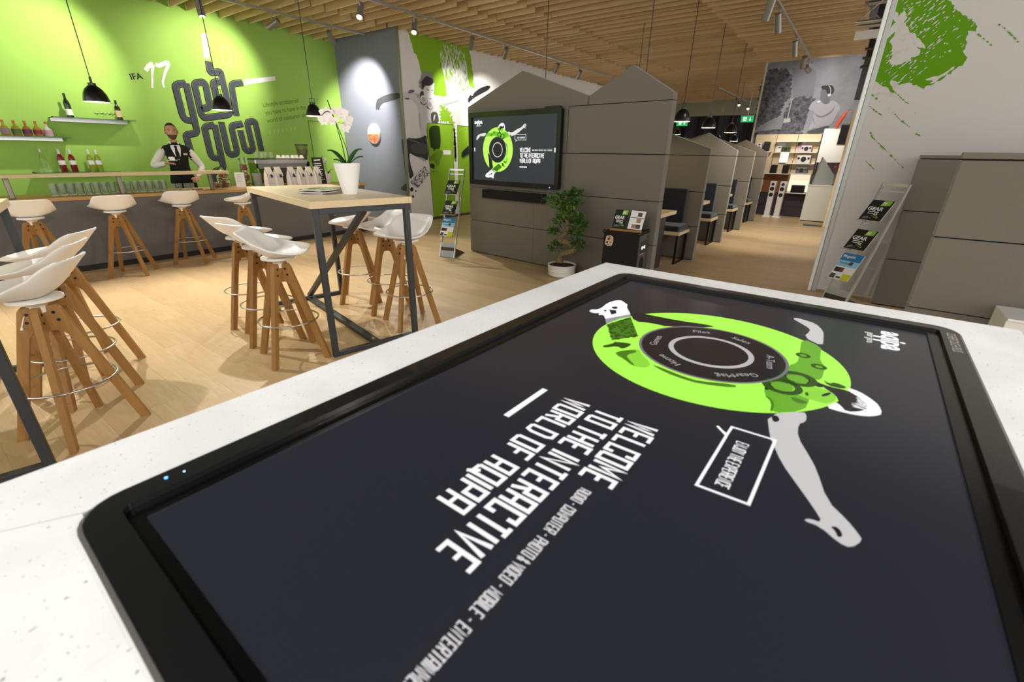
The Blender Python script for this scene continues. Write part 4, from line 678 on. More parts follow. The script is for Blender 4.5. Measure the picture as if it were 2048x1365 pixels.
# orchid in a tapered white pot
def orchid(loc, lb, sc=1.0, rz=0, small=False):
    t = thing('potted_orchid', lb, 'plant', loc, rz); petal = mat('orchid_petal', 'F3EAE4', .6); stem = mat('orchid_stem', '2C3A1C', .6); leafm = mat('orchid_leaf', '2F5A2A', .4)
    k = sc
    B().lathe([(.0, 0), (.052*k, 0), (.095*k, .215*k), (.089*k, .215*k), (.084*k, .19*k), (0, .185*k)], n=28, cap0=False, cap1=False).obj('pot', white, t, 40)
    B().tube([(0, 0, .18*k), (-.01*k, -.015*k, .35*k), (-.03*k, -.035*k, .50*k), (-.05*k, -.06*k, .62*k)], [.0035*k]*4, 6).obj('stake', stem, t, 60)
    s1 = [(0.01*k, .0, .18*k), (.02*k, .012*k, .27*k), (-.01*k, -.01*k, .40*k), (-.035*k, -.03*k, .50*k), (-.03*k, -.06*k, .545*k), (-.02*k, -.10*k, .55*k), (-.03*k, -.13*k, .52*k)]
    B().tube(chaikin3(s1), .0028*k, 6).obj('flower_stem', stem, t, 60)
    for (a, L, h) in ((200, .15, .11), (20, .14, .12), (60, .12, .07), (250, .09, .05)):
        a = math.radians(a); pts = []; n = 8
        for i in range(n):
            s = i/(n-1); wd = .028*k*math.sin(PI*min(1, .12+s*.88))**.7; c = Vector((math.cos(a)*L*s*k, math.sin(a)*L*s*k, .185*k+h*k*math.sin(s*PI*.55))); sd = Vector((-math.sin(a), math.cos(a), 0))
            for q in (-1, 0, 1): pts.append(c+sd*wd*q+Vector((0, 0, .008*k*abs(q))))
        o = B().grid(pts, n, 3).obj('leaf', leafm, t, 60); m = o.modifiers.new('t', 'SOLIDIFY'); m.thickness = .003
    fl_ = [(-.045, -.085, .535, 1.1), (-.035, -.05, .49, .9), (-.02, .02, .54, 1.15), (-.01, .055, .50, 1.15), (-.02, .035, .45, 1.0), (-.05, -.11, .49, .95), (-.04, -.02, .555, .8)]
    r = random.Random(4)
    for (x, y, z, s) in fl_:
        c = Vector((x, y, z))*k; n = Vector((.9, -.35+r.uniform(-.4, .4), r.uniform(-.2, .25))).normalized(); u = n.cross(Vector((0, 0, 1))).normalized(); v = u.cross(n)
        b = B()
        for j in range(5):
            a = PI/2+j*2*PI/5; L = .042*k*s*(1.1 if j in (1, 4) else .95); wd = .5 if j in (1, 4) else .34
            d = u*math.cos(a)+v*math.sin(a); e = u*-math.sin(a)+v*math.cos(a)
            ring_ = [c+n*.002]+[c+d*L*q+e*L*wd*math.sin(PI*(.15+.85*q)) *sg+n*(.006*k*q) for sg, qs in ((1, (.35, .65, .9)), (0, (1.0,)), (-1, (.9, .65, .35))) for q in qs]
            b.add(ring_, [tuple(range(len(ring_)))])
        b.sphere(tuple(c+n*.006*k), .007*k, 6, 4)
        b.obj('blossom', petal, t, 40)
    return t
def chaikin3(p, k=2):
    p = [Vector(q) for q in p]
    for _ in range(k):
        q = [p[0]]
        for a, c in zip(p, p[1:]): q += [a*.75+c*.25, a*.25+c*.75]
        p = q+[p[-1]]
    return p
orchid((-3.12, 2.165, 1.10), 'tall white orchid in a tapered white pot on the high table', 1.02)
# loose magazines beside the pot
dk_cov = mat('dark_magazine_cover', '26281F', .35); pagem = mat('paper_pages', 'E6E3DA', .8); gr_cov = mat('green_cover_patch', '8FC23A', .4)
mcov = mat('mixed_cover', '7A7A72', .35); n = noise(mcov, coords(mcov), 14, 3); base(mcov, ramp(mcov, n, [(.35, '1F221E'), (.5, '6E8A5C'), (.6, 'D9D9D2'), (.72, '2B2B2B')]))
for i, (dx, dy, a, lb) in enumerate([(0, 0, 20, 'lowest magazine of the small pile beside the orchid'), (.015, -.01, 28, 'second magazine from below in the pile beside the orchid'), (-.01, .012, 14, 'third magazine from below in the pile beside the orchid'), (.02, .0, 33, 'top magazine of the small pile beside the orchid')]):
    t = thing('magazine', lb, 'magazine', (-3.36+dx, 2.09+dy, 1.1002+i*.0085), math.radians(a), 'magazines piled by the orchid')
    B().box(-.105, .105, -.148, .148, .001, .007).obj('pages', pagem, t); B().box(-.106, .106, -.149, .149, .007, .008).obj('front_cover', mcov if i == 3 else dk_cov, t); B().box(-.106, .106, -.149, .149, 0, .001).obj('back_cover', dk_cov, t)

# ================================================================== the bar
bar = thing('bar_counter', 'long grey felt bar counter with oak worktop along the green wall', 'counter', (-7.38, 0, 0))
B().bbox(-.02, .0, -2.8, 5.44, .07, .825, .003).obj('front_panel', felt_dk, bar)
B().box(-.60, -.02, -2.8, 5.44, .0, .825).obj('carcass', mat('bar_carcass', '4A4846', .8), bar)
B().box(-.02, -.015, -2.8, 5.40, .0, .068).obj('plinth', mat('plinth_dark', '2C2B2A', .7), bar)
wt_ = B().bbox(-.66, .03, -2.85, 5.46, .826, .865, .003).obj('worktop', wood_edge, bar)
B().bbox(-.24, .05, -2.8, 3.12, 1.083, 1.118, .003).obj('raised_rail', wood_top, bar)
post = mat('brown_steel_post', '8A837A', .35, .9)
for y in (-1.3, -.2, .90, 1.88, 2.92): B().bbox(-.125, -.075, y-.022, y+.022, .865, 1.083, .006).obj('rail_post', post, bar)
# ---- drinking glasses
glass_w = mat('cloudy_glass', 'FAFCFA', .06, 0, trans=.94, ior=1.35)
def tumbler(h=.135, r=.036): return B().lathe([(r*.82, 0), (r, h), (r*.94, h), (r*.78, .012), (0, .011)], n=14, cap1=False).mesh('tumbler', glass_w, 40)
tm = tumbler(); r = random.Random(8); k = 0
for row in range(3):
    for i in range(15):
        y = 1.27+.079*i+row*.02; 
        link('tumbler', tm, None, (-7.60-.082*row, y, .8655), label='clear tumbler in the %s row of the long block of glasses on the bar' % ('front', 'middle', 'back')[row], cat='glass', group='rows of tumblers on the bar worktop'); k += 1
ts = tumbler(.09, .033)
for i in range(4): link('tumbler', ts, None, (-7.62-.03*(i % 2), 2.50+.075*i, .8655), label='clear short tumbler at the right end of the glass rows near the barman', cat='glass', group='short tumblers by the barman')
tr = thing('snack_plate', 'flat plate with wrapped sweets on the worktop in front of the barman', 'plate', (-7.45, 2.72, .8655))
B().lathe([(.0, 0), (.09, 0), (.12, .010), (.115, .013), (.0, .006)], n=24, cap0=False, cap1=False).obj('plate', offw, tr, 40)
copper = mat('copper_wrapper', 'A8694E', .3, .4); silver = mat('silver_wrapper', 'C9C4BE', .25, .7)
b = B()
for i in range(10): b.sphere((r.uniform(-.07, .07), r.uniform(-.07, .07), .016), (.018, .012, .008), 6, 4)
b.obj('wrapped_sweets', copper, tr, kind='stuff')
# ---- jars of sweets
def jar(loc, lb, prof, fill, n=70):
    t = thing('sweet_jar', lb, 'jar', loc); B().lathe(prof, n=20, cap0=True, cap1=False).obj('glass_body', glass, t, 40)
    hh = fill; rr_ = lambda z: max(.02, min((p[0] for p in prof if abs(p[1]-z) < .05), default=.05)-.02); q = random.Random(n); b = B()
    for i in range(n):
        z = q.uniform(.015, hh); R_ = rr_(z)*math.sqrt(q.random()); a = q.uniform(0, 2*PI); b.cur = 0 if q.random() < .75 else 1
        b.sphere((R_*math.cos(a), R_*math.sin(a), z), (q.uniform(.012, .024), q.uniform(.012, .02), q.uniform(.008, .014)), 6, 4)
    b.obj('wrapped_sweets', [copper, silver], t, kind='stuff'); return t
j1 = jar((-7.72, 3.19, .8655), 'round glass jar full of copper wrapped sweets at the rail end', [(.07, 0), (.085, .02), (.085, .16), (.05, .20), (.045, .23)], .19, 90)
B().lathe([(.05, .232), (.055, .24), (.03, .255), (.018, .27), (.02, .285), (.0, .29)], n=16, cap0=True, cap1=False).obj('lid', glass, j1, 40)
jar((-7.78, 3.55, .8655), 'tall glass vase of copper wrapped sweets beside the coffee machine', [(.05, 0), (.052, .02), (.062, .42)], .33, 110)
jar((-7.66, 3.07, .8655), 'small glass bowl of silver wrapped sweets beside the round jar', [(.035, 0), (.045, .02), (.042, .09)], .07, 26)
def card(loc, lb, h=.2, w_=.10, rz=0, qr=False):
    t = thing('menu_card', lb, 'card', loc, rz); B().box(-.004, .004, -w_/2, w_/2, 0, h).obj('card', print_w, t)
    b = B(); f_ = frame((.0045, 0, 0), (0, 1, 0), (0, 0, 1), (1, 0, 0))
    for i in range(5): b.ribbon([(-w_*.3, h*.85-i*.025), (w_*(.3-.08*(i % 2)), h*.85-i*.025)], .005, f_, .0004)
    if qr: b.poly([(-.02, .06), (.02, .06), (.02, .10), (-.02, .10)], f_, .0004)
    b.obj('printed_lines', pg[45], t); return t
card((-7.68, 3.41, .8655), 'pale menu card standing between the two sweet containers', .215, .13, -.35)
card((-7.72, 4.87, .8655), 'white card standing beside the small orchid pot on the bar', .19, .10, -.3, True)
card((-7.5, .62, .8655), 'grey menu card behind the rail post at the left edge of the bar', .2, .16, -.2, True)
# ---- coffee bags
kraft = mat('white_kraft_paper', 'EAE7E2', .75); n = noise(kraft, coords(kraft), 9, 3); bump(kraft, n, .5, .02)
blue = mat('navy_round_label', '2C3B66', .6)
def bag():
    t = thing('coffee_bag', '', 'bag'); w0, d0 = .062, .04
    rows = [(0, 1, 1), (.03, 1.05, 1.05), (.12, 1.02, .95), (.19, .98, .6), (.235, .95, .22), (.25, .93, .10)]
    pts = []
    for z, a, c in rows:
        for x, y in ((-1, -1), (1, -1), (1, 1), (-1, 1)): pts.append((x*d0*c, y*w0*a, z))
    b = B(); b.add(pts, [(i*4+j, i*4+(j+1) % 4, (i+1)*4+(j+1) % 4, (i+1)*4+j) for i in range(5) for j in range(4)]+[(3, 2, 1, 0), (20, 21, 22, 23)]); b.obj('body', kraft, t)
    fp = [(.0, .285), (.012, .29), (.055, .20), (.062, .15), (.056, .148), (.046, .195), (.004, .255)]
    f_ = frame((0, 0, 0), (1, 0, 0), (0, 0, 1), (0, 1, 0)); fo = B().prism(fp, f_, -.056, .056).obj('folded_top', kraft, t)
    B().disc((0, 0), .027, lambda u, v, e=0: (.0625-.0+e-abs(0)+(-v*.13), u, .158+v), .0015, 20).obj('seal', blue, fo)
    return t
bg0 = bag(); BAG = [(3.83, 'first'), (3.98, 'second'), (4.20, 'third'), (4.36, 'fourth'), (4.51, 'fifth'), (4.66, 'last')]
for i, (y, od) in enumerate(BAG):
    lb = 'white coffee bag with blue seal, %s of six from the left on the bar' % od if od != 'last' else 'white coffee bag with blue seal, last of six beside the chalkboard'
    loc = (-7.58, y-.03, .8655); rz = .42+r.uniform(-.08, .08)
    if i == 0: bg0.location = loc; bg0.rotation_euler.z = rz; tag(bg0, lb, None, 'coffee bags on the bar')
    else: dup(bg0, loc, rz, lb, 'coffee bags on the bar')
# ---- coffee machine, grinder, board, cups
cm = thing('coffee_machine', 'wide steel espresso machine behind the coffee bags', 'coffee machine', (-7.86, 4.16, .8655))
B().bbox(-.15, .10, -.28, .42, .03, .26, .01).obj('body', mat('dark_steel', '5A544E', .35, .8), cm); B().bbox(-.16, .11, -.44, .44, .33, .40, .01).obj('top_deck', steel, cm)
B().box(-.15, .03, -.27, .42, .26, .33).obj('upper_body', steel, cm); B().box(.04, .105, -.40, .42, .26, .335).obj('front_fascia', mat('steel_fascia', '8E8A86', .3, .9), cm)
B().box(-.14, .09, -.432, -.425, .03, .33).obj('side_glass', mat('green_tint_glass', '6E8F2C', .1, trans=.6), cm); B().box(-.145, .1, -.44, -.42, 0.0, .03).obj('foot_rail', black, cm); B().box(-.145, .1, .40, .42, 0.0, .03).obj('foot_rail', black, cm)
for y in (-.1, .2): B().cyl((.10, y, .22), (.19, y, .215), .014, n=10).obj('group_handle', black, cm); B().lathe([(.035, .19), (.035, .245)], (.11, y, 0), 14).obj('brew_group', steel, cm)
B().box(-.16, .11, -.45, .45, .40, .412).obj('cup_rail', black, cm)
cupm = B().lathe([(.022, .05), (.042, .0), (.038, .0), (.02, .045), (0, .045)], n=14, cap0=True, cap1=False).mesh('espresso_cup', white, 40)
for i in range(6): link('espresso_cup', cupm, None, (-7.83+.02*(i % 2), 4.15+.078*i, 1.2785), label='upturned white espresso cup in the row on the coffee machine', cat='cup', group='cups warming on the coffee machine')
for i in range(4): link('tumbler', ts, None, (-7.84+.04*(i % 2), 3.80+.072*i, 1.2785), label='clear tumbler on the left half of the coffee machine top', cat='glass', group='tumblers on the coffee machine')
gr = thing('coffee_grinder', 'coffee grinder with a dark bean hopper behind the coffee machine', 'grinder', (-8.03, 4.70, .8655))
B().bbox(-.07, .07, -.07, .07, 0, .36, .015).obj('body', black, gr); B().lathe([(.045, .36), (.06, .41), (.09, .50), (.105, .62), (.10, .62), (.085, .5)], n=20, cap0=True, cap1=False).obj('hopper', mat('smoked_hopper', 'B9C48A', .1, trans=.8), gr, 40)
B().lathe([(.04, .362), (.055, .41), (.086, .50), (.092, .555), (0, .56)], n=20, cap0=True, cap1=False).obj('beans', mat('coffee_beans', '3A1F12', .6), gr, 40); B().lathe([(.107, .62), (.107, .636), (0, .64)], n=20, cap0=True, cap1=False).obj('hopper_lid', black, gr)
cb = thing('chalkboard', 'leaning black chalkboard menu at the end of the coffee machine', 'board', (-7.66, 4.76, .866), -.3)
b = B().box(-.008, .008, -.09, .09, .002, .44); b.xf(Matrix.Rotation(math.radians(-14), 4, 'Y')); b.obj('board', mat('chalkboard_black', '202123', .8), cb)
b = B(); f_ = frame((.0, 0, 0), (0, 1, 0), (0, 0, 1), (1, 0, 0)); r = random.Random(3)
b.ribbon([(-.06, .39), (.05, .40)], .02, f_, .009)
for i in range(9): b.ribbon([(-.07+r.uniform(0, .02), .34-i*.033), (r.uniform(.02, .075), .34-i*.033)], .009, f_, .009)
b.xf(Matrix.Rotation(math.radians(-14), 4, 'Y')); b.obj('chalk_lines', print_w, cb)
o_ = orchid((-7.80, 4.98, .8655), 'small white orchid in a white pot at the end of the bar', .74, .8)
hp = thing('herb_pot', 'grey pot with green herb left of the coffee bags', 'plant', (-7.70, 3.68, .8655))
B().lathe([(.055, 0), (.07, .20), (.064, .20), (.06, .18), (0, .18)], n=20, cap0=True, cap1=False).obj('pot', mat('grey_pot', '8A8A82', .6), hp, 40); r = random.Random(6); b = B()
for i in range(26):
    a, e = r.uniform(0, 2*PI), r.uniform(.3, 1.3); p = Vector((.05*math.cos(a)*r.random(), .05*math.sin(a)*r.random(), .185)); d = Vector((math.cos(a)*math.cos(e), math.sin(a)*math.cos(e), math.sin(e))); s = d.cross(Vector((0, 0, 1))).normalized(); L = r.uniform(.03, .07)
    b.add([p, p+d*L*.5+s*.012, p+d*L, p+d*L*.5-s*.012], [(0, 1, 2, 3)])
b.obj('leaves', mat('herb_leaf', '4F8F1E', .5), hp)

# ================================================================== wall shelves with bottles
def shelf(lb, y0, y1, z):
    t = thing('glass_shelf', lb, 'shelf', (-9.65, 0, z)); B().box(.0, .26, y0, y1, -.012, 0).obj('glass_board', glass_g, t); B().box(.005, .05, y0, y1-.06, -.055, -.013).obj('rail', steel, t)
    B().box(.004, .256, y0, y0+.004, -.011, -.001).obj('board_edge', mat('edge_green', '3F6B5A', .2), t); B().box(.256, .262, y0, y1, -.011, -.001).obj('front_edge', MATS['edge_green'], t); return t
shelf('upper glass shelf with two dark bottles behind the bar', 1.84, 2.80, 1.80); shelf('left glass shelf with five round bottles behind the bar', .9, 1.96, 1.535); shelf('lowest glass shelf with red and pale bottles behind the bar', 1.46, 2.42, 1.06)
def bottle(lb, x, y, z, prof, body, cap, label_c, lz, capz, liquid=None, group=None):
    t = thing('bottle', lb, 'bottle', (x, y, z+.0005), 0, group); B().lathe(prof, n=18, cap0=True, cap1=True).obj('glass_body', body, t, 35)
    rl = prof[1][0]+.0008; B().lathe([(rl, lz[0]), (rl, lz[1])], n=18, cap0=False, cap1=False).obj('paper_label', label_c, t, 40)
    rc = prof[-1][0]+.002; B().lathe([(rc, capz), (rc, prof[-1][1]+.004), (0, prof[-1][1]+.004)], n=12, cap0=False, cap1=False).obj('cap', cap, t, 40); return t
wine = lambda h: [(.036, 0), (.038, .01), (.038, h*.55), (.034, h*.66), (.016, h*.78), (.013, h*.82), (.013, h)]
gin = lambda h: [(.042, 0), (.048, .02), (.046, h*.45), (.03, h*.62), (.014, h*.7), (.013, h)]
dgl = mat('dark_bottle_glass', '1A2410', .12, coat=.3); amb = mat('brown_bottle_glass', '21140B', .12, coat=.3)
lab_w = mat('white_label', 'E8E6E2', .7); lab_y = mat('cream_label', 'D9C08A', .7); capb = mat('black_cap', '121212', .4); capw = mat('white_cap', 'D9D7D4', .5); capr = mat('copper_cap', 'A8582C', .4, .3)
SX = -9.52
bottle('dark wine bottle with white label at the left of the upper shelf', SX, 2.06, 1.80, wine(.31), dgl, capb, lab_w, (.03, .11), .22)
bottle('brown spirits bottle with cream label at the right of the upper shelf', SX, 2.64, 1.80, wine(.27), amb, capb, lab_y, (.04, .13), .20)
for (y, c, lc, lb) in [(1.33, 'A8892E', '7A6A80', 'round amber bottle with a grey label, leftmost on the left shelf'), (1.437, '9A8A2A', '4A5A28', 'round amber bottle with a dark green label on the left shelf'), (1.544, 'A0683A', '5A2A4A', 'round amber bottle with a purple label on the left shelf'), (1.651, 'AA8A30', '7A1E38', 'round amber bottle with a wine red label on the left shelf'), (1.758, 'D8D2CC', 'B98A94', 'round clear bottle with a pink label at the end of the left shelf')]:
    bottle(lb, SX, y, 1.535, gin(.19), mat('liquor_'+c, c, .08, trans=.35), capr, mat('label_'+lc, lc, .6), (.03, .085), .165, group='round bottles on the left shelf')
for (y, c, lb) in [(1.79, '8A1E28', 'red syrup bottle with white label, left of the pair on the lowest shelf'), (1.91, '8A1E28', 'red syrup bottle with white label, right of the pair on the lowest shelf'), (2.12, '9DB23A', 'pale green bottle with white label, left of the pair on the lowest shelf'), (2.21, '9DB23A', 'pale green bottle with white label, right of the pair on the lowest shelf')]:
    bottle(lb, SX, y, 1.06, wine(.31), mat('syrup_'+c, c, .08, trans=.35), capw, lab_w, (.10, .16), .245, group='tall bottles on the lowest shelf')
bottle('clear empty bottle at the left end of the lowest shelf', SX, 1.60, 1.06, wine(.31), glass, capw, glass, (.03, .05), .27)
sg = B().lathe([(.03, .0), (.028, .003), (.005, .006), (.004, .04), (.02, .055), (.028, .08), (.024, .105), (.022, .105), (.026, .08), (.0, .058)], n=14, cap0=True, cap1=False).mesh('stem_glass', glass, 40)
for i in range(5): link('stem_glass', sg, None, (SX+.03*(i % 2), 2.37+.05*i, 1.8005), label='small stem glass in the row on the upper shelf', cat='glass', group='stem glasses on the upper shelf')
# ================================================================== barman
from mathutils.bvhtree import BVHTree
def person(loc, rz):
    t = thing('person', 'barman in white shirt, black waistcoat and tie holding a cup on a saucer', 'person', loc, rz)
    J = {'pel': ((0, 0, .95), .165, .135), 'wai': ((0, 0, 1.08), .172, .140), 'che': ((.008, 0, 1.25), .180, .130), 'upp': ((0, 0, 1.375), .150, .095), 'nec': ((.0, 0, 1.46), .062, .062), 'nek': ((.012, 0, 1.54), .056, .058),
        'rs': ((-.005, -.155, 1.385), .068, .068), 're': ((.11, -.335, 1.155), .052, .052), 'rw': ((.325, -.185, 1.20), .033, .033), 'ls': ((-.005, .155, 1.385), .068, .068), 'le': ((-.02, .30, 1.125), .052, .052), 'lw': ((.215, .185, 1.005), .033, .033),
        'rh': ((0, -.09, .90), .10, .10), 'rk': ((.02, -.10, .50), .068, .068), 'ra': ((-.02, -.105, .11), .045, .045), 'rt': ((.13, -.12, .045), .04, .04), 'lh': ((0, .09, .90), .10, .10), 'lk': ((.02, .10, .50), .068, .068), 'la': ((-.02, .105, .11), .045, .045), 'lt': ((.13, .12, .045), .04, .04)}
    ED = [('pel', 'wai', 1), ('wai', 'che', 1), ('che', 'upp', 1), ('upp', 'nec', 2), ('nec', 'nek', 2), ('upp', 'rs', 1), ('rs', 're', 0), ('re', 'rw', 0), ('upp', 'ls', 1), ('ls', 'le', 0), ('le', 'lw', 0), ('pel', 'rh', 1), ('rh', 'rk', 1), ('rk', 'ra', 1), ('ra', 'rt', 3), ('pel', 'lh', 1), ('lh', 'lk', 1), ('lk', 'la', 1), ('la', 'lt', 3)]
    K = list(J); me = bpy.data.meshes.new('skel'); me.from_pydata([J[k][0] for k in K], [(K.index(a), K.index(c)) for a, c, _ in ED], [])
    o = bpy.data.objects.new('skel', me); C.objects.link(o); sk = o.modifiers.new('skin', 'SKIN'); sk.use_smooth_shade = True; su = o.modifiers.new('sub', 'SUBSURF'); su.levels = 2
    for i, k in enumerate(K):
        d = me.skin_vertices[0].data[i]; d.radius = (J[k][1], J[k][2]); d.use_root = (k == 'pel')
    bpy.context.view_layer.update(); ev = bpy.data.meshes.new_from_object(o.evaluated_get(bpy.context.evaluated_depsgraph_get()))
    bpy.data.objects.remove(o)
    vs = [v.co.copy() for v in ev.vertices]; fs = [tuple(p.vertices) for p in ev.polygons]; bpy.data.meshes.remove(ev)
    b = B(); segs = [(Vector(J[a][0]), Vector(J[c][0]), m, J[a][1], J[c][1]) for a, c, m in ED]
    for f_ in fs:
        c = sum((vs[i] for i in f_), Vector())/len(f_); best = None
        for a, e, m, ra, re_ in segs:
            d = e-a; s = max(0, min(1, (c-a).dot(d)/d.length_squared)); q = (c-(a+d*s)).length/(ra*(1-s)+re_*s)
            if best is None or q < best[0]: best = (q, m)
        m = best[1]
        if m == 1 and abs(c.y) > .198 and c.z > 1.2: m = 0
        if m == 2 and c.z < 1.445: m = 1
        b.cur = 0; b.v += [] ; b.f.append(f_); b.mi.append(m)
    b.v = [tuple(v) for v in vs]
    tree = BVHTree.FromPolygons(vs, fs)
    # hands, added to the same surface list
    b.cur = 2
    def hand(w_, d, n, curl, side):
        w_, d, n = Vector(w_), Vector(d).normalized(), Vector(n).normalized(); s = d.cross(n).normalized()*side
        M4 = Matrix((d, s, n)).transposed()
        c = w_+d*.045; b.sphere((0, 0, 0), (.050, .040, .017), 10, 8); k = 10*9
        for i in range(len(b.v)-k, len(b.v)): b.v[i] = tuple(c+M4@Vector(b.v[i]))
        for j, (off, L) in enumerate(((-.030, .066), (-.010, .076), (.011, .072), (.030, .056))):
            p = w_+d*.082+s*off; pts = [p-d*.02]; dd = d.copy(); nn = n.copy()
            for q in range(3):
                pts.append(pts[-1]+dd*(.02 if q == 0 else 0)+dd*L*(.42, .32, .26)[q]); a = math.radians(curl); dd, nn = (dd*math.cos(a)-nn*math.sin(a)), (nn*math.cos(a)+dd*math.sin(a))
            b.tube(pts, [.0095, .009, .0082, .0065], 7)
        p = w_+d*.03-s*.032; b.tube([p, p+(d*.5-s*.8).normalized()*.032, p+(d*.8-s*.55).normalized()*.062-n*.008], [.012, .010, .007], 7)
    hand(J['rw'][0], (.75, .62, .05), (-.05, 0, 1), 22, 1)
    hand(J['lw'][0], (.80, -.45, -.35), (.25, -.1, .95), 30, -1)
    shoe = mat('black_shoe', '0A0A0A', .4)
    b.obj('body', [shirt_m, vest_m, skin_m, shoe], t, 60)
    # head
    hc = Vector((.028, 0, 1.638)); R_ = (.094, .077, .116)
    def shape(q, d):
        q = q.copy()
        if d.z < 0: q.y *= 1-.22*(-d.z); q.x *= 1+.05*(-d.z)*(1 if d.x > 0 else -1.5)
        if d.x > .75: q.x *= .985
        nz = max(0, 1-abs(d.y)/.22)*max(0, 1-abs(d.z+.14)/.26)*(1 if d.x > .6 else 0); q.x += .026*nz
        br = max(0, 1-abs(d.z-.14)/.10)*(1 if d.x > .7 else 0); q.x += .004*br
        ch = max(0, 1-abs(d.z+.80)/.2)*(1 if d.x > .2 else 0); q.x += .012*ch
        return q
    b = B().sphere((0, 0, 0), R_, 32, 24, shape); b.v = [tuple(Vector(v)+hc) for v in b.v]; hd = b.obj('head', skin_m, t, 80)
    def shell(nm, m, k, keep):
        g = B().sphere((0, 0, 0), tuple(x*k for x in R_), 32, 24, shape); ok = []
        for f_ in g.f:
            c = sum((Vector(g.v[i]) for i in f_), Vector())/len(f_); d = Vector((c.x/R_[0], c.y/R_[1], c.z/R_[2])).normalized()
            if keep(d): ok.append(f_)
        g.f = ok; g.mi = [0]*len(ok); g.v = [tuple(Vector(v)+hc) for v in g.v]; return g.obj(nm, m, hd, 80)
    shell('hair', hair_m, 1.045, lambda d: (d.z > .52+.25*max(0, d.x) or (d.x < -.15 and d.z > -.45) or (abs(d.y) > .72 and d.z > .05 and d.x < .25)))
    shell('beard', mat('greying_beard', '5A4438', .8), 1.02, lambda d: d.z < -.42 and d.x > .25 and d.z > -.93 and not (d.x > .75 and -.52 < d.z < -.46))
    b = B()
    for s in (-1, 1): b.sphere((hc.x+.086, s*.031, hc.z+.008), (.007, .010, .0045), 8, 6)
    b.obj('eyes', mat('eye_dark', '2A1E18', .3), hd)
    b = B()
    for s in (-1, 1): b.tube([(hc.x+.092, s*.016, hc.z+.028), (hc.x+.090, s*.034, hc.z+.031), (hc.x+.078, s*.05, hc.z+.024)], .0026, 6)
    b.obj('eyebrows', hair_m, hd)
    b = B().tube([(hc.x+.086, -.022, hc.z-.062), (hc.x+.096, 0, hc.z-.060), (hc.x+.086, .022, hc.z-.062)], .005, 6); b.obj('mouth', mat('lips', '8A4A44', .5), hd)
    for s in (-1, 1): B().sphere((hc.x-.008, s*.079, hc.z-.004), (.02, .009, .03), 8, 6).obj('ear', skin_m, hd, 80)
    # shirt front, collar, tie, badge: laid on the chest surface
    def surf(y, z, off):
        h = tree.ray_cast(Vector((1, y, z)), Vector((-1, 0, 0))); return (h[0].x if h[0] else .1)+off
    def patch(pts, off, nm, m, th=.003):
        b = B(); g = [(surf(y, z, off), y, z) for y, z in pts]; b.add(g, [tuple(range(len(g)))]); o = b.obj(nm, m, t); q = o.modifiers.new('t', 'SOLIDIFY'); q.thickness = th; q.offset = 1; return o
    def strip(rows, off, nm, m):
        b = B(); n = 7; pts = []
        for z, y0, y1 in rows: pts += [(surf(y0+(y1-y0)*j/(n-1), z, off), y0+(y1-y0)*j/(n-1), z) for j in range(n)]
        return b.grid(pts, len(rows), n).obj(nm, m, t, 60)
    strip([(1.452, -.055, .055), (1.42, -.062, .062), (1.37, -.052, .052), (1.31, -.036, .036), (1.25, -.014, .014), (1.225, -.003, .003)], .006, 'shirt_front', shirt_m)
    strip([(1.445, -.016, .016), (1.425, -.020, .020), (1.41, -.012, .012), (1.34, -.024, .024), (1.26, -.026, .026), (1.23, -.010, .010)], .011, 'tie', vest_m)
    for s in (-1, 1):
        b = B().add([(.045, s*.012, 1.468), (.052, s*.050, 1.500), (.02, s*.066, 1.512), (.062, s*.052, 1.430), (.088, s*.030, 1.415)], [(0, 1, 3, 4), (1, 2, 3)]); b.obj('collar', shirt_m, t)
    patch([(.075, 1.315), (.125, 1.315), (.125, 1.335), (.075, 1.335)], .006, 'name_badge', mat('badge', 'D9C9B0', .5))
    b = B()
    for z in (1.19, 1.13, 1.07): b.sphere((surf(.0, z, .004), 0, z), .007, 8, 5)
    b.obj('buttons', mat('vest_button', '2A2A2A', .3), t)
    return t
man = person((-8.55, 2.95, 0), math.radians(-15))
# cup and saucer held in his right hand
M_man = Matrix.Translation((-8.55, 2.95, 0))@Matrix.Rotation(math.radians(-15), 4, 'Z'); cp = M_man@Vector((.415, -.105, 1.232))
cup = thing('cup_and_saucer', 'white espresso cup on a saucer held by the barman', 'cup', tuple(cp), .3)
B().lathe([(0, 0), (.03, 0), (.072, .012), (.07, .015), (.03, .005), (0, .005)], n=24, cap0=False, cap1=False).obj('saucer', white, cup, 40)
cu_ = B().lathe([(.02, .006), (.036, .03), (.04, .058), (.037, .058), (.03, .02), (0, .012)], n=20, cap0=True, cap1=False).obj('cup', white, cup, 40); B().torus((.048, 0, .034), .014, .004, 16, 6, 'y').obj('handle', white, cu_, 60)
B().tube([(.0, .045, .016), (.0, .09, .024), (.005, .12, .026)], [.004, .0025, .006], 6).obj('spoon', steel, cup)

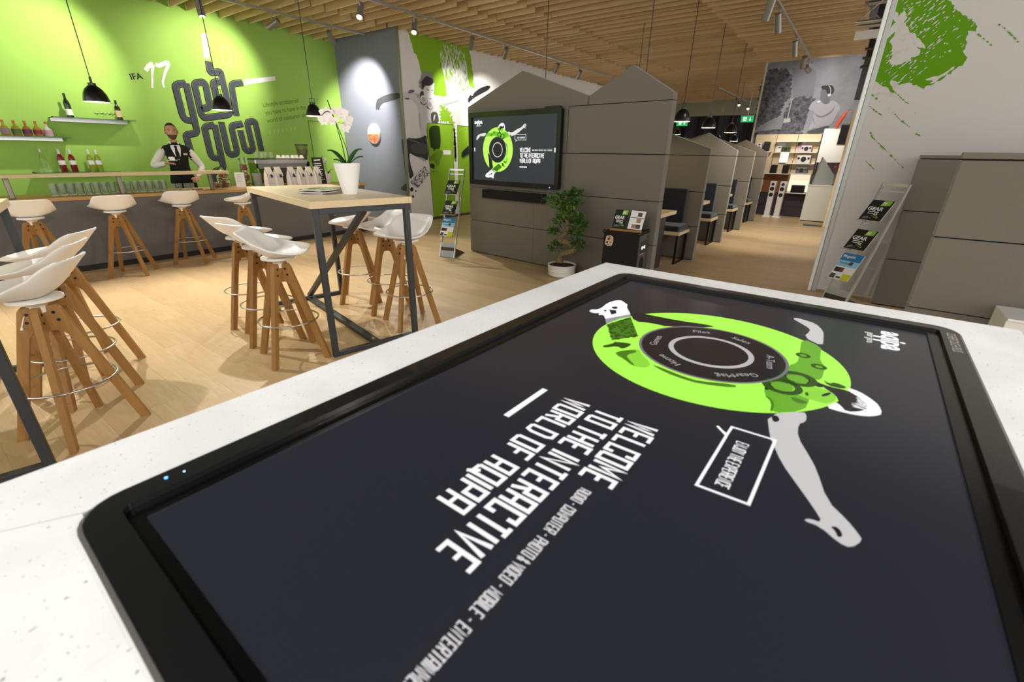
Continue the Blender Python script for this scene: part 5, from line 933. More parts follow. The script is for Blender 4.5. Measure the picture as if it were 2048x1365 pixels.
# ================================================================== bonsai
bz = thing('potted_bonsai', 'bonsai tree with twisted trunk in a low white pot by the felt partition', 'plant', (-2.74, 4.80, 0), TVA)
B().lathe([(.14, 0), (.165, .02), (.165, .065), (.172, .07), (.172, .075), (.165, .08), (.178, .15), (.166, .15), (.160, .125), (0, .125)], n=36, cap0=True, cap1=False).obj('pot', offw, bz, 40)
soil = mat('bark_soil', '4A2414', .95); n = noise(soil, coords(soil), 60, 3); base(soil, ramp(soil, n, [(.35, '2C130A'), (.65, '6A3520')])); bump(soil, n, .8, .02)
B().lathe([(.163, .13), (.10, .14), (0, .145)], n=30, cap0=False, cap1=False).obj('soil', soil, bz, 60)
T_ = [(1127, 524), (1126, 509), (1137, 502), (1158, 496), (1163, 489), (1152, 481), (1130, 477), (1126, 471), (1141, 460), (1143, 445), (1139, 425), (1141, 405), (1148, 390)]
bark = mat('bonsai_bark', '7A6448', .85); n = noise(bark, coords(bark, (20, 20, 60)), 2, 4); base(bark, ramp(bark, n, [(.3, '4E3C28'), (.7, '9A8462')])); bump(bark, n, .4, .01)
cv = lambda x, y: ((x-1134)*.0060, 0, .14+(526-y)*.0060)
tp = [Vector(cv(*p)) for p in T_]; tp = chaikin3([p+Vector((0, .02*math.sin(i*1.7), 0)) for i, p in enumerate(tp)])
B().tube(tp, [.044*(1-.72*i/(len(tp)-1))+.004 for i in range(len(tp))], 12).obj('trunk', bark, bz, 60)
leafm = mat('bonsai_leaf', '3B5F1E', .45); b_r = objrand(leafm); ln = noise(leafm, coords(leafm), 7, 2); base(leafm, ramp(leafm, ln, [(.3, '1F3A14'), (.55, '3F6A20'), (.75, '6E9A2C')]))
PADS = [(1103, 400, 1.25), (1120, 410, 1.25), (1137, 422, 1.3), (1153, 384, 1.1), (1157, 402, 1.25), (1149, 432, 1.2), (1168, 428, 1.2), (1166, 456, 1.1), (1171, 478, 1.1), (1113, 460, .8), (1114, 492, 1.1), (1124, 438, 1.0), (1138, 391, 1.1), (1176, 440, .9), (1122, 394, 1.1), (1146, 412, 1.2)]
r = random.Random(21)
for (px, py, s) in PADS:
    c = Vector(cv(px, py)); c.y = r.uniform(-.07, .05); near = min(tp, key=lambda q: (q-c).length)
    bb = B(); bb.tube([near, near.lerp(c, .5)+Vector((0, 0, -.01)), c], [.008, .006, .004], 6); bb.obj('branch', bark, bz)
    b = B()
    for i in range(64):
        d = Vector((r.gauss(0, 1), r.gauss(0, 1), r.gauss(0, .75))).normalized(); p = c+Vector((d.x*.072*s, d.y*.07*s, d.z*.052*s))*r.uniform(.3, 1); e = (d+Vector((r.uniform(-.6, .6), r.uniform(-.6, .6), r.uniform(-.2, .6)))).normalized()
        sd = e.cross(Vector((r.uniform(-1, 1), r.uniform(-1, 1), 1))).normalized(); L = r.uniform(.036, .058); wd = L*.27; nn = sd.cross(e)*.003
        b.add([p, p+e*L*.35+sd*wd, p+e*L*.75+sd*wd*.7, p+e*L+nn, p+e*L*.75-sd*wd*.7, p+e*L*.35-sd*wd], [(0, 1, 2, 3, 4, 5)])
    b.obj('foliage', leafm, bz, kind='stuff')

# ================================================================== speaker cabinet with magazine holder
sp = thing('speaker_cabinet', 'black box loudspeaker with metal corners beside the felt partition end', 'speaker', (-1.915, 4.58, 0), math.radians(4))
cloth = mat('black_carpet', '1A1614', .95); SZ = .65
B().bbox(-.195, .195, 0, .33, .0, SZ, .012).obj('cabinet', cloth, sp)
for x in (-.19, .19):
    for y in (.005, .325):
        for z in (.03, SZ-.008): B().sphere((x, y, z), .02, 10, 6).obj('corner', mat('corner_metal', '3A3A3C', .25, .9), sp, 60)
B().box(.1951, .199, .02, .31, .05, SZ-.03).obj('side_panel', mat('dark_panel', '4A453E', .6), sp)
pn = B().box(.199, .203, .08, .25, .43, .55).obj('control_panel', black, sp)
b = B()
for y in (.125, .205): b.cyl((.203, y, .485), (.206, y, .485), .017, n=14)
b.obj('lit_knobs', _em('knob_light', 'FFF1D8', 1.5), pn); B().box(.203, .205, .158, .172, .482, .494).obj('status_light', MATS['blue_led'], pn); B().box(.203, .2045, .06, .20, .415, .422).obj('scale_print', pg[45], sp)
b = B(); pts = [(.165+.075*math.cos(a*PI/10), .24+(.05 if a <= 10 else -.05)+.09*math.sin(a*PI/10)) for a in range(20)]
b.prism(pts, YZ(.199), -.0, .0025); b.obj('bass_port', mat('port_black', '030303', .9), sp); B().box(.2005, .203, .11, .25, .222, .255).obj('port_bridge', MATS['dark_panel'], sp)
f_ = XZ(-.001); b = B(); hx = [(-.165, .535), (-.155, .59), (-.115, .60), (-.088, .585), (-.088, .53), (-.10, .50), (-.14, .495), (-.165, .51)]
b.ribbon(hx, .012, f_, .001, 0, True); b.ribbon([(-.128, .58), (-.152, .575), (-.152, .545), (-.132, .55), (-.132, .515), (-.155, .515)], .012, f_, .001); b.ribbon([(-.116, .585), (-.116, .51), (-.098, .52), (-.098, .545), (-.112, .55), (-.098, .56), (-.098, .578), (-.116, .585)], .010, f_, .001)
b.obj('cube_emblem', mat('emblem_cream', 'D8B99A', .6), sp)
# generic magazine with dark GEAR cover; local x right, z up, faces -Y
def magazine(lb, M, kind, w_=.15, h=.21, group=None):
    t = thing('magazine', lb, 'magazine', (0, 0, 0), 0, group); t.matrix_world = M; f_ = frame((0, -.0045, 0), (1, 0, 0), (0, 0, 1), (0, -1, 0))
    B().box(-w_/2+.001, w_/2-.001, -.003, .004, .001, h-.001).obj('pages', pagem, t)
    if kind == 'gear':
        cv_ = B().box(-w_/2, w_/2, -.0045, -.003, 0, h).obj('cover', mat('charcoal_cover', '2B2A28', .35), t)
        B().poly([(.0, h*.72), (w_*.42, h*.76), (w_*.42, h*.99), (.01, h*.99)], f_, .0004).obj('green_patch', gr_cov, cv_)
        text('lettering', 'M', h*.22, f_, w_*.06, h*.78, .0008, print_w, cv_, 0, .9, .04); text('lettering', 'GEAR', h*.245, f_, -w_*.44, h*.49, .0008, print_w, cv_, 0, .80*w_/(h*.714), .03); text('lettering', 'G', h*.25, f_, -w_*.02, h*.26, .0008, print_w, cv_, 0, .9, .03)
        b = B().ribbon([(-w_*.32, h*.42), (w_*.0, h*.42)], .008, f_, .0008); b.ribbon([(-w_*.30, h*.33), (-w_*.03, h*.33)], .006, f_, .0008); b.obj('title_rule', print_w, cv_)
        b = B(); q = random.Random(1)
        for i in range(6): x, z = q.uniform(-w_*.1, w_*.3), h*q.uniform(.08, .22); b.poly([(x, z), (x+.012, z+.002), (x+.01, z+.008), (x-.002, z+.006)], f_, .0006)
        b.obj('green_specks', gr_cov, cv_); B().poly([(-w_*.4, h*.05), (-w_*.1, h*.08), (-w_*.15, h*.2), (-w_*.38, h*.16)], f_, .0006).obj('cover_photo', pg[16], cv_)
    elif kind == 'white':
        cv_ = B().box(-w_/2, w_/2, -.0045, -.003, 0, h).obj('cover', print_w, t); tan = mat('photo_tan', 'A88468', .6)
        for (x0, z0, m) in ((-.25, .05, tan), (.05, .05, pg[9]), (.0, .36, tan), (.0, .70, pg[9])): B().poly([(w_*x0, h*z0), (w_*(x0+.3), h*z0), (w_*(x0+.3), h*(z0+.22)), (w_*x0, h*(z0+.22))], f_, .0005).obj('cover_photo', m, cv_)
        B().ribbon([(-w_/2, h*.62), (w_/2, h*.62)], .006, f_, .0006).obj('divider', pg[2], cv_)
    else:
        cv_ = B().box(-w_/2, w_/2, -.0045, -.003, 0, h).obj('cover', print_w, t); sky = mat('cover_blue', '2F7FB5', .4); sk2 = mat('cover_light_blue', '9CCBE8', .4); yl = mat('cover_yellow', 'D9D22A', .4)
        for (p, m, e) in (([(-.5, .72), (.5, .72), (.5, 1), (-.5, 1)], sky, .0003), ([(-.5, .5), (.5, .5), (.5, .72), (-.5, .72)], sk2, .0003), ([(.12, 0), (.5, 0), (.5, .24), (.12, .24)], yl, .0005), ([(-.45, .28), (.0, .28), (.0, .45), (-.45, .45)], pg[5], .0005), ([(-.15, .30), (.0, .30), (.0, .42), (-.15, .42)], mat('cover_red', '9A3A2A', .4), .0007), ([(-.48, .02), (-.2, .02), (-.22, .2), (-.46, .2)], pg[9], .0005), ([(.0, .6), (.2, .56), (.25, .68), (.1, .72)], pg[9], .0006), ([(-.15, .05), (.08, .05), (.08, .11), (-.15, .11)], pg[5], .0006)):
            B().poly([(x*w_, z*h) for x, z in p], f_, e).obj('cover_print', m, cv_)
        text('lettering', 'Magazin', h*.15, f_, -w_*.45, h*.84, .0008, print_w, cv_, 0, .9, .01); text('lettering', 'Testsieger', h*.10, f_, -w_*.42, h*.60, .0008, mat('cover_navy', '1E4A6A', .4), cv_, 0, .9, .01)
    return t
Msp = Matrix.Translation((-1.915, 4.58, 0))@Matrix.Rotation(math.radians(4), 4, 'Z')
hl = thing('magazine_holder', 'small oak magazine holder on top of the black speaker cabinet', 'holder', tuple(Msp@Vector((.02, .10, SZ))), math.radians(4))
B().bbox(-.17, .17, -.055, -.02, .0, .022, .003).obj('ledge', wood_leg, hl)
b = B().box(-.16, .16, .0, .006, .0, .19); b.xf(Matrix.Translation((0, .0, .004))@Matrix.Rotation(math.radians(-24), 4, 'X')); b.obj('back_board', mat('smoky_acrylic', '5A4436', .2), hl)
b = B().box(-.13, .13, .10, .106, 0, .155); b.xf(Matrix.Rotation(math.radians(2), 4, 'X')); b.obj('rear_strut', MATS['smoky_acrylic'], hl)
for i, (x, k, lb) in enumerate(((-.085, 'gear', 'dark magazine with green patch leaning in the holder on the speaker'), (.085, 'white', 'white product leaflet leaning in the holder on the speaker'))):
    magazine(lb, Msp@Matrix.Translation((.02+x, .092, SZ+.024))@Matrix.Rotation(math.radians(-24), 4, 'X')@Matrix.Rotation(.03 if i else 0, 4, 'Y'), k, .155, .20)
# ---- magazine stands
def magstand(lb, loc, rz, ml):
    t = thing('magazine_stand', lb, 'stand', loc, rz); alu = mat('satin_aluminium', 'CFCFCB', .35, .7); Hh, dy = 1.19, .42; w_ = .115
    for x in (-w_, w_): B().add(*slant((x, 0, .0), (x, dy, Hh), .012, .028)).obj('side_rail', alu, t)
    B().add(*slant((-w_, dy, Hh-.012), (w_, dy, Hh-.012), .02, .024)).obj('top_bar', alu, t); B().add(*slant((-w_, dy-.02, Hh-.07), (w_, dy-.02, Hh-.07), .01, .012)).obj('cross_bar', alu, t)
    B().add([(-w_+.004, -.004, .004), (w_-.004, -.004, .004), (w_-.004, .056, .20), (-w_+.004, .056, .20), (-w_+.004, .004, .004), (w_-.004, .004, .004), (w_-.004, .064, .20), (-w_+.004, .064, .20)], [(0, 1, 2, 3), (7, 6, 5, 4), (0, 4, 5, 1), (1, 5, 6, 2), (2, 6, 7, 3), (3, 7, 4, 0)]).obj('front_plate', mat('grey_plate', 'A9ABAB', .5, .2), t)
    B().add([(-w_+.01, .01, .0), (w_-.01, .01, .0), (w_-.03, .42, .0), (-w_+.03, .42, .0), (-w_+.01, .03, .14), (w_-.01, .03, .14)], [(3, 2, 1, 0), (4, 5, 2, 3), (0, 1, 5, 4), (1, 2, 5), (0, 4, 3)]).obj('rear_foot', mat('bronze_foot', '4A4030', .5, .3), t)
    M0 = Matrix.Translation(loc)@Matrix.Rotation(rz, 4, 'Z')
    for (z, k, lb_) in ((.86, 'gear', ml[0]), (.59, 'gear', ml[1]), (.30, 'blue', ml[2])):
        yb = dy*z/Hh; h = .22 if k == 'gear' else .28; y0 = yb-.125
        B().add(*slant((-w_+.005, y0-.004, z), (w_-.005, y0-.004, z), .05, .004)).obj('tray_lip', acryl, t); B().add(*slant((0, y0+.02, z-.002), (0, yb-.005, z+.12), .20, .004)).obj('tray_back', acryl, t)
        B().tube([(-w_+.004, yb+.012, z+.06), (-w_+.004, yb+.012, z-.03)], .006, 6).obj('clip', black, t)
        tilt = math.atan2(.125, h)+math.radians(8)
        magazine(lb_, M0@Matrix.Translation((0, y0+.006, z+.003))@Matrix.Rotation(-tilt, 4, 'X'), k, .195, h)
    return t
magstand('aluminium magazine stand left of the felt partition', (-4.575, 4.66, 0), math.radians(16), ['dark magazine in the top tray of the stand left of the felt partition', 'dark magazine in the middle tray of the stand left of the felt partition', 'blue and white magazine in the low tray of the stand left of the felt partition'])
magstand('aluminium magazine stand in front of the splash printed wall', (.05, 5.37, 0), math.radians(-33), ['dark magazine in the top tray of the stand before the splash wall', 'dark magazine in the middle tray of the stand before the splash wall', 'blue and white magazine in the low tray of the stand before the splash wall'])

# ================================================================== wall clock
ck = thing('wall_clock', 'round white and orange wall clock on the grey return wall', 'clock', (-8.58, 6.728, 1.755))
f_ = XZ(0); b = B(); b.prism([(.195*math.cos(i*PI/24), .195*math.sin(i*PI/24)) for i in range(48)], f_, .0, .035); b.obj('case', offw, ck)
B().disc((0, 0), .188, f_, .0355, 48).obj('dial', mat('clock_cream', 'EDE6DA', .5), ck)
clm = mat('clock_orange', 'C8642E', .5); n = noise(clm, coords(clm), 9, 3); base(clm, ramp(clm, n, [(.35, 'B5502A'), (.65, 'E0A07A')]))
b = B(); b.poly([(.188*math.cos(a), .188*math.sin(a)) for a in [math.radians(x) for x in range(183, 359, 5)]], f_, .036); b.obj('lower_dial', clm, ck)
b = B(); b.ribbon([(0, 0), (.06, .09)], .008, f_, .037); b.ribbon([(0, 0), (-.10, .02)], .006, f_, .037); b.obj('hands', pg[28], ck)

# ================================================================== pendant lamps
bulb_m = mat('lamp_bulb', 'FFE2B8', .4, emit=14); shade_b = mat('black_shade', '151516', .3, coat=.2); shade_w = mat('white_shade_inside', 'F5EFE4', .5)
def pendant(ztop):
    t = thing('pendant_lamp', '', 'lamp'); 
    B().lathe([(.125, 0), (.122, .03), (.108, .085), (.085, .128), (.055, .158), (.038, .17), (.038, .195), (.012, .20)], n=32, cap0=False, cap1=True).obj('shade', shade_b, t, 50)
    B().lathe([(.122, .001), (.119, .03), (.105, .083), (.082, .124), (.05, .152), (0, .156)], n=32, cap0=False, cap1=False).obj('shade_lining', shade_w, t, 60)
    for s in (-1, 1): B().tube([(s*.034, 0, .19), (s*.036, 0, .255)], .004, 6).obj('bracket', shade_b, t)
    B().tube([(-.036, 0, .255), (.036, 0, .255)], .004, 6).obj('bracket_bar', shade_b, t)
    B().tube([(-.05, 0, .19), (.05, 0, .19)], .006, 6).obj('wing_screw', shade_b, t)
    B().tube([(0, 0, .20), (0, 0, ztop)], .0035, 6).obj('cord', black, t); B().sphere((0, 0, .07), (.032, .032, .045), 12, 8).obj('bulb', bulb_m, t, 60)
    return t
pend0 = pendant(1.68)
PEND = [(-7.40, 1.88, 1.89, 'black pendant lamp hanging over the left part of the bar', 1), (-7.40, 3.24, 1.905, 'black pendant lamp hanging over the bar in front of the logotype', 1), (-7.40, 4.63, 1.92, 'black pendant lamp over the bar end beside the tall orchid', 1),
    (-2.43, 7.68, 1.89, 'black pendant lamp over the aisle end of the second booth', 1), (-2.50, 9.60, 1.89, 'black pendant lamp over the aisle end of the third booth', 1), (-2.54, 11.46, 1.89, 'black pendant lamp over the aisle end of the fourth booth', 1), (-2.36, 5.88, 1.70, 'black pendant lamp hidden behind the display partition at its right gable', 0),
    (-3.62, 17.1, 1.87, 'distant black pendant lamp in front of the black drape', 0), (-4.64, 19.2, 1.95, 'distant black pendant lamp behind the second booth gable', 0), (-6.05, 18.8, 2.16, 'distant black pendant lamp beside the tall partition end', 0), (-3.85, 6.0, 1.80, 'black pendant lamp cord rising behind the left gable of the display partition', 0), (-3.75, 9.1, 1.80, 'black pendant lamp deep inside the third booth', 0)]
for i, (x, y, z, lb, lit) in enumerate(PEND):
    o = pend0 if i == 0 else dup(pend0, (x, y, z), 0); o.location = (x, y, z); tag(o, lb, None, 'black pendant lamps')
    o.rotation_euler.z = .4*i
    top = (3.50 if x < -7 else 3.57)+.10-z; o.location.y = round(y/.25)*.25 if i in (4, 7, 11) else y
    for c in o.children:
        if c.name.split('.')[0] == 'cord': c.data = B().tube([(0, 0, .20), (0, 0, top)], .005, 6).mesh('cord', black)
    addlight('pendant_light', 'POINT', (0, 0, .035), 7 if x > -6 else 5, o, (1, .78, .5), .03)

# ================================================================== track lights
trk = mat('track_grey', '9A9890', .4, .4)
tracks = [('ceiling light track above the bar', -8.25, -2.0, 6.45, 3.44), ('ceiling light track in front of the mural', -6.42, -2.0, 13.9, 3.44), ('ceiling light track over the aisle', -1.40, -2.5, 12.4, 3.22), ('added unseen light track right of the stone counter', 2.5, -2.0, 3.4, 3.22), ('distant ceiling light track before the black drape', -4.38, 17.0, 22.2, 3.42)]  # the track right of the counter is added, out of view
for lb, x, y0, y1, z in tracks:
    t = thing('light_track', lb, 'track', (x, 0, z)); B().box(-.018, .018, y0, y1, 0, .035).obj('rail', trk, t)
    y = y0+.8
    while y < y1: B().cyl((0, y, .035), (0, y, .14 if x < -2 else .22), .004, n=6).obj('hanger', trk, t); y += 2.2
body_m = mat('spot_body', '8E8C84', .35, .5); lens_m = mat('spot_lens', 'FFF6E6', .3, emit=9)
def spot(x, y, z, target, e, lb, ang=50, visible=True, col=(1, .95, .87)):
    t = thing('track_spotlight', lb, 'spotlight', (x, y, z-.02), 0, 'track spotlights'); d = (Vector(target)-Vector((x, y, z-.15))).normalized(); c = Vector((0, 0, -.15))
    B().cyl((0, 0, .02), (0, 0, -.10), .012, n=8).obj('stem', trk, t)
    q = d.to_track_quat('Z', 'Y').to_matrix().to_4x4(); b = B().lathe([(.012, -.13), (.045, -.125), (.048, .10), (.042, .105), (.040, .085), (0, .083)], n=20, cap0=True, cap1=False); b.xf(Matrix.Translation(c)@q); b.obj('lamp_body', body_m, t, 40)
    b = B().lathe([(0, .0855), (.039, .0855)], n=16, cap0=False, cap1=False); b.xf(Matrix.Translation(c)@q); b.obj('lens', lens_m, t)
    l = addlight('spot_beam', 'SPOT', tuple(c+d*.13), e, t, col, .03, tuple(c+d*5), ang, .75); return t
S_ = [(-8.25, 4.66, 3.44, (-9.65, 4.15, 2.65), 125, 'grey track spotlight aimed at the green wall, left of two above the bar end', 88),
 (-8.25, 5.72, 3.44, (-8.75, 6.73, 2.3), 260, 'grey track spotlight aimed at the grey wall, right of two above the bar end', 85),
 (-8.25, 2.60, 3.44, (-9.65, 1.9, 2.5), 125, 'grey track spotlight above the shelves of bottles', 88),
 (-8.25, .60, 3.44, (-9.65, .3, 2.4), 110, 'grey track spotlight above the left end of the bar', 80),
 (-8.25, 3.6, 3.44, (-7.8, 3.6, .9), 60, 'grey track spotlight above the barman', 60),
 (-6.42, 4.98, 3.44, (-5.2, 3.1, 0), 150, 'bright track spotlight nearest the grey wall, left of the two downlights', 70),
 (-6.42, 6.02, 3.44, (-5.2, 4.2, 0), 150, 'bright track spotlight in front of the mural edge, right of the two downlights', 70),
 (-6.42, 7.42, 3.44, (-7.63, 8.3, 2.2), 120, 'track spotlight aimed at the mural, nearest of four', 70),
 (-6.42, 8.45, 3.44, (-7.63, 9.3, 2.2), 120, 'track spotlight aimed at the mural, second of four', 70),
 (-6.42, 10.45, 3.44, (-7.63, 11.2, 2.2), 120, 'track spotlight aimed at the mural, third of four', 70),
 (-6.42, 11.55, 3.44, (-7.63, 12.4, 2.2), 120, 'track spotlight aimed at the mural, farthest of four', 70),
 (-6.42, 2.6, 3.44, (-4.6, 1.3, 0), 260, 'track spotlight above the floor before the bar', 78),
 (-6.42, .6, 3.44, (-4.4, 1.0, 0), 230, 'track spotlight above the left high table', 78),
 (-1.40, 7.12, 3.22, (-2.4, 8.6, 0), 50, 'track spotlight over the aisle, nearest of four', 60),
 (-1.40, 7.88, 3.22, (-1.0, 9.6, 0), 130, 'track spotlight over the aisle, second of four', 70),
 (-1.40, 9.75, 3.22, (-1.0, 11.2, 0), 130, 'glaring track spotlight over the aisle, third of four', 80),
 (-1.40, 11.9, 3.22, (-1.0, 14.0, 2.5), 110, 'added track spotlight over the aisle end to brighten the photograph', 80),  # extra lamp, put in to brighten the back wall print
 (-1.40, 11.1, 3.22, (-1.7, 13.7, .9), 120, 'track spotlight over the aisle aimed at the speaker shelves', 60),
 (2.5, 2.4, 3.22, (-1.2, 1.6, .8), 145, 'added unseen spotlight right of the stone counter, farther of two', 80),  # added out of view to light the counter top
 (2.5, .2, 3.22, (-.6, .4, 1), 140, 'added unseen spotlight right of the stone counter, nearer of two', 80),  # second added lamp, unseen, brightens the near counter top
 (-1.40, -1.15, 3.22, (-.7, .7, 1), 120, 'added unseen spotlight over the aisle behind the near end of the stone counter', 75),  # added behind the viewer to whiten the counter top
 (-4.38, 20.3, 3.42, (-3.4, 17.5, 1), 40, 'distant glaring track spotlight, left of two before the drape', 90),
 (-4.38, 22.0, 3.42, (-3.6, 18.5, 1), 40, 'distant glaring track spotlight, right of two beside the photograph', 90)]
for s in S_: spot(*s)

# ================================================================== back wall display shelves with speakers
YB = 13.995
ds = thing('display_shelf', 'birch display wall with white shelves of loudspeakers below the photograph', 'shelf', (0, YB, 0))
for x0, x1 in ((-2.43, -1.955), (-1.945, -1.495), (-1.485, -1.01)): B().bbox(x0, x1, -.14, -.0, .57, 1.94, .003).obj('back_panel', wood_disp, ds)
B().bbox(-2.43, -1.01, -.14, 0, 0, .56, .003).obj('lower_panel', mat('plum_panel', '3A333A', .5), ds); B().box(-2.43, -1.01, -.145, -.141, .25, .256).obj('panel_joint', black, ds)
B().bbox(-2.47, -2.435, -.30, 0, 0, 1.0, .003).obj('side_board', wood_brown, ds)
for x0, x1, z in ((-1.94, -1.01, 1.775), (-2.43, -2.0, 1.545), (-1.95, -1.01, 1.535), (-1.62, -1.01, 1.28), (-2.05, -1.50, 1.035), (-1.48, -1.01, 1.05), (-1.46, -1.01, .595)): B().bbox(x0, x1, -.34, -.14, z-.018, z, .002).obj('shelf_board', white, ds)
B().bbox(-2.05, -1.5, -.145, -.14, .57, 1.01, .001).obj('brown_inset', wood_brown, ds); B().box(-1.46, -1.03, -.145, -.14, .62, 1.02).obj('glow_inset', mat('glow_birch', 'F4E6CC', .5, emit=.6), ds)  # birch inset glows by itself, its light put into the material
def spk(lb, x, z, w_, h, col, kind, grp='loudspeakers on the display shelves'):
    m = mat('speaker_'+col, col, .45); t = thing('loudspeaker', lb, 'speaker', (x+w_/2, YB-.24, z), 0, grp); d = .15
    B().bbox(-w_/2, w_/2, -d/2, d/2, 0.0005, h, .012).obj('cabinet', m, t); f_ = XZ(-d/2-.0); cone = mat('speaker_cone', '161618', .4); rim = mat('speaker_rim', '3A3A3C', .4)
    if kind == 'tri': D = ((0, h*.5, h*.33), (-w_*.36, h*.62, h*.15), (w_*.36, h*.62, h*.15))
    elif kind == 'two': D = ((0, h*.36, w_*.36), (0, h*.78, w_*.17))
    else: D = ()
    for (a, c, r_) in D:
        o = B().disc((a, c), r_, f_, .004, 20, r_*.8).obj('driver_rim', rim, t); B().disc((a, c), r_*.82, f_, .002, 20).obj('driver_cone', cone, t); B().disc((a, c), r_*.3, f_, .005, 14).obj('dust_cap', rim, t)
    if not D: B().bbox(-w_/2+.012, w_/2-.012, -d/2-.006, -d/2+.002, .012, h-.012, .003).obj('grille', mat('grille_'+col, col, .9), t)
    return t
spk('white two way loudspeaker at the left end of the top shelf', -2.35, 1.546, .12, .20, 'E2DFDC', 'two'); spk('black two way loudspeaker beside the white one on the top shelf', -2.19, 1.546, .135, .22, '1A1A1C', 'two')
spk('small olive green loudspeaker on the top shelf', -1.78, 1.536, .19, .125, '4E5A28', 'tri'); spk('pale pink loudspeaker on the top shelf', -1.36, 1.536, .22, .145, 'D9C6CC', 'tri'); spk('large white loudspeaker on the second shelf', -1.40, 1.281, .29, .18, 'E8E6E4', 'tri')
spk('grey loudspeaker on the third shelf', -1.36, 1.051, .24, .14, '77787C', 'tri'); spk('black loudspeaker, left of the pair on the third shelf', -1.92, 1.036, .135, .20, '201E1E', ''); spk('black loudspeaker, right of the pair on the third shelf', -1.66, 1.036, .135, .20, '201E1E', ''); spk('wide black loudspeaker on the lit lowest shelf', -1.37, .596, .29, .18, '1D1B1C', '')
sg_ = thing('display_card', 'white sign card standing behind the olive loudspeaker', 'card', (-1.81, YB-.155, 1.5355)); B().box(-.10, .09, -.004, .004, 0, .235).obj('card', print_w, sg_); B().box(-.07, .0, -.005, -.0041, .09, .11).obj('printed_line', pg[9], sg_)
pk = thing('display_card', 'pink picture card standing behind the pale pink loudspeaker', 'card', (-1.36, YB-.155, 1.5355)); B().box(-.10, .10, -.004, .004, 0, .235).obj('card', mat('pink_card', 'CDB6BC', .6), pk); B().add([(-.10, -.0045, .12), (.02, -.0045, .235), (-.10, -.0045, .235)], [(0, 1, 2)]).obj('printed_photo', mat('card_brown', '5A3A34', .6), pk)
lb_ = thing('light_box', 'glowing cream light box on the birch display wall', 'light box', (-1.69, YB-.1665, 1.2855)); B().bbox(-.10, .095, -.03, .025, 0, .24, .004).obj('casing', offw, lb_); B().box(-.09, .085, -.032, -.0301, .01, .23).obj('lit_front', mat('lit_cream', 'FFF3D8', .5, emit=1.3), lb_)
for x, od in ((-1.79, 'left'), (-1.57, 'right')):
    t = thing('floor_speaker', 'slim white floor loudspeaker with three drivers, %s of the pair' % od, 'speaker', (x+.045, 13.50, 0), 0, 'white floor loudspeakers')
    B().bbox(-.09, .09, -.14, .14, 0, .025, .004).obj('base_plate', white, t); B().bbox(-.062, .062, -.12, .12, .025, .86, .006).obj('cabinet', mat('pale_speaker', 'DDD8D4', .4), t); f_ = XZ(-.12)
    for z, r_ in ((.79, .035), (.68, .048), (.54, .048)): B().disc((0, z), r_, f_, .003, 20).obj('driver', mat('speaker_cone', '161618', .4), t); B().disc((0, z), r_*.35, f_, .005, 14).obj('dust_cap', mat('speaker_rim', '3A3A3C', .4), t)
# ---- display corner at the right of the aisle end
dc = thing('display_counter', 'white display counter at the far end of the aisle', 'counter', (-.72, 13.30, 0)); pale = mat('pale_green_white', 'DCDFD4', .6)
B().bbox(-.255, .26, -.2, .2, .02, .80, .004).obj('cabinet', pale, dc); B().box(-.24, .25, -.18, .2, 0, .02).obj('plinth', dark, dc); B().bbox(-.27, .26, -.21, .2, .801, .825, .003).obj('top_board', white, dc)
wd = thing('wedge_display', 'grey triangular wedge display on the white display counter', 'display', (-.72, 13.28, .8255))
f_ = XZ(0); B().prism([(-.20, 0), (.20, 0), (.19, .22), (-.115, .60)], f_, -.04, .05).obj('wedge', mat('grey_wedge', '9C9F9C', .5), wd); B().prism([(-.215, 0), (-.20, 0), (-.115, .60), (-.13, .60)], f_, -.05, .06).obj('edge_strip', mat('wedge_edge', '6A6D6A', .5), wd)
wp = thing('display_board', 'white display board behind the wedge at the aisle end', 'board', (-.70, 13.62, 0)); B().bbox(-.27, .235, -.02, .02, 1.31, 2.04, .004).obj('board', white, wp); B().box(-.25, -.22, .02, .05, 0, 2.0).obj('post', dark, wp); B().box(.20, .23, .02, .05, 0, 2.0).obj('post', dark, wp)
we = thing('display_partition', 'birch partition edge beside the splash wall at the aisle end', 'partition', (-.40, 12.30, 0)); B().bbox(-.05, .05, 0, 1.6, 0.0, 2.34, .004).obj('birch_panel', wood_disp, we)
for z in (.16, .62, 1.3, 1.68): B().cyl((-.054, .03, z), (-.05, .03, z), .012, n=10).obj('cable_hole', black, we)
B().box(-.20, -.05, .02, .04, .78, .79).obj('small_shelf', steel, we); B().bbox(-.82, -.46, 12.18, 12.29, .0, .03, .004).obj('floor_plate', mat('green_grey_steel', '5A6258', .5, .3), None, label='flat steel foot plate on the floor before the birch partition', cat='plate')
tb_ = thing('tablet', 'black tablet mounted on the birch partition at the aisle end', 'tablet', (-.535, 12.58, 1.66)); B().bbox(-.075, .075, -.01, .01, 0, .42, .004).obj('body', offw, tb_); B().box(-.07, .07, -.0112, -.0101, .02, .40).obj('screen', black, tb_); B().box(.06, .084, .0, .012, .1, .13).obj('mount', steel, tb_)
rs_ = thing('red_banner', 'slanting red fabric shape above the white display board', 'banner', (-.70, 13.60, 2.05)); B().tube([(-.06, 0, 0), (-.02, 0, .13), (.04, 0, .27), (.085, 0, .36)], [.035, .045, .038, .012], 10).obj('fabric', mat('coral_red', 'C8503A', .6), rs_, 60); B().tube([(.085, 0, .36), (.13, 0, .37), (.16, 0, .36)], .006, 6).obj('hook', steel, rs_)
rh = thing('headphones', 'red and black headphones beside the wedge display', 'headphones', (-.485, 13.36, .8255)); redm = mat('red_headphone', 'B5382E', .4)
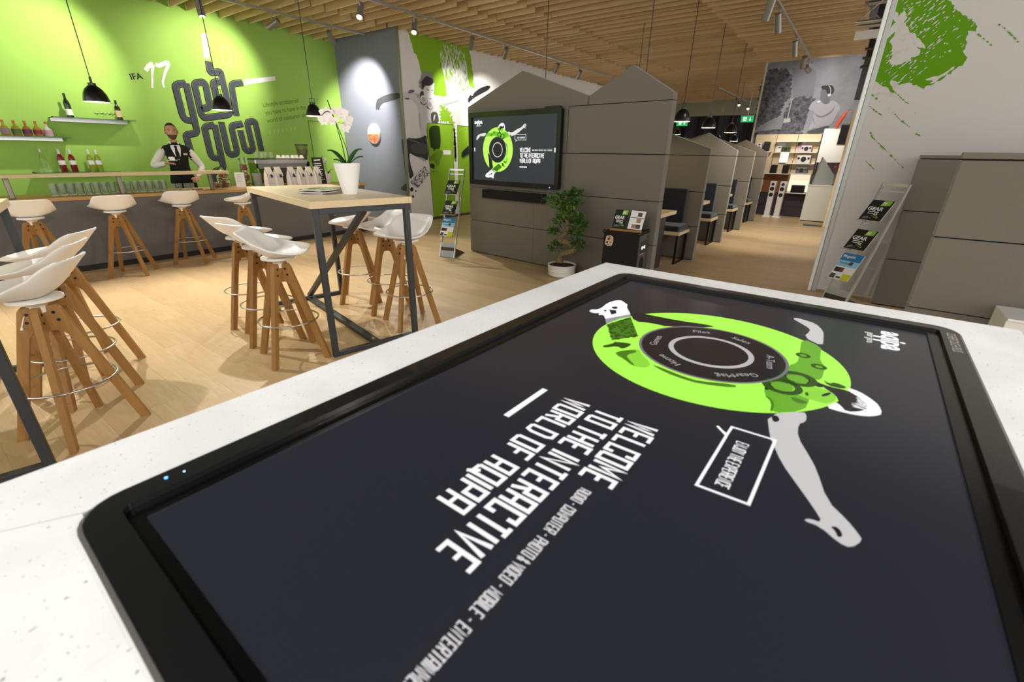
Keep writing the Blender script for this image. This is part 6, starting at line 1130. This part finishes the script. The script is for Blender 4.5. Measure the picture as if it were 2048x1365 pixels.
B().cyl((0, 0, 0), (0, 0, .38), .008, n=8).obj('stand', black, rh); B().lathe([(.04, 0), (.04, .01), (0, .012)], n=16, cap0=True, cap1=False).obj('stand_base', black, rh); B().torus((0, 0, .43), .055, .012, 20, 8, 'y').obj('headband', black, rh, 60); B().cyl((-.06, -.02, .40), (-.06, .02, .40), .034, n=14).obj('ear_cup', redm, rh); B().cyl((.06, -.02, .40), (.06, .02, .40), .034, n=14).obj('ear_cup', redm, rh)
# ---- exit signs, hall truss
exg = _em('exit_green', '1E9A50', 1.0)
for x, y, z, lb in ((-3.93, 20.0, 2.60, 'green exit sign with arrow beside the photograph wall'), (-6.30, 20.0, 2.52, 'green exit sign partly hidden below the aisle pendant lamp')):
    t = thing('exit_sign', lb, 'sign', (x, y, z)); B().bbox(-.21, .21, -.03, .03, 0, .20, .004).obj('panel', exg, t); B().box(-.22, .22, -.035, .035, .20, .225).obj('top_profile', offw, t); f_ = XZ(-.03); b = B(); wh_ = _em('exit_white', 'E8F5EC', 1.0)
    b.ribbon([(-.12, .04), (-.12, .16), (-.03, .16), (-.03, .04)], .02, f_, .001); b.disc((-.075, .13), .018, f_, .001, 10); b.ribbon([(-.075, .115), (-.08, .08), (-.055, .04)], .018, f_, .001); b.ribbon([(-.08, .08), (-.10, .045)], .016, f_, .001)
    b.ribbon([(.10, .16), (.10, .06)], .02, f_, .001); b.poly([(.10, .035), (.065, .085), (.135, .085)], f_, .001); b.obj('pictogram', wh_, t); B().cyl((0, 0, .225), (0, 0, 3.56-z), .006, n=6).obj('hanger', steel, t)
tr_ = thing('ceiling_truss', 'aluminium lighting truss in the dark hall above the splash wall', 'truss', (0, 9.2, 0)); alu = mat('truss_alu', 'B8B4A8', .35, .8)
for (y, z) in ((0, 3.22), (0, 3.50), (.28, 3.22), (.28, 3.50)): B().cyl((-.6, y, z), (3.4, y, z), .025, n=10).obj('chord', alu, tr_, 40)
b = B()
for i in range(14):
    x = -.6+i*.285; b.tube([(x, 0, 3.22), (x+.285, 0, 3.50)], .010, 6); b.tube([(x+.285, 0, 3.22), (x, 0, 3.50)], .010, 6)
b.obj('lattice', alu, tr_); B().box(-.6, 3.4, .3, .34, 3.06, 3.17).obj('white_beam', offw, tr_)
t = thing('ceiling_truss', 'second darker truss farther back in the hall', 'truss', (0, 11.2, 0))
for z in (2.92, 3.06, 3.2): B().cyl((-.5, 0, z), (3.4, 0, z), .022, n=8).obj('chord', mat('truss_dark', '5A4E40', .5, .6), t)
b = B()
for i in range(14): x = -.5+i*.28; b.tube([(x, 0, 2.92), (x+.14, 0, 3.06)], .008, 6); b.tube([(x+.14, 0, 3.06), (x+.28, 0, 2.92)], .008, 6)
b.obj('lattice', MATS['truss_dark'], t)
B().box(-.55, 3.6, 13.4, 13.5, 2.6, 4.4).obj('hall_dark_panel', dark, None, label='black panel standing in for the dark hall above the photograph wall on the right', cat='drape')  # added black sheet, covers the gap in place of hall darkness
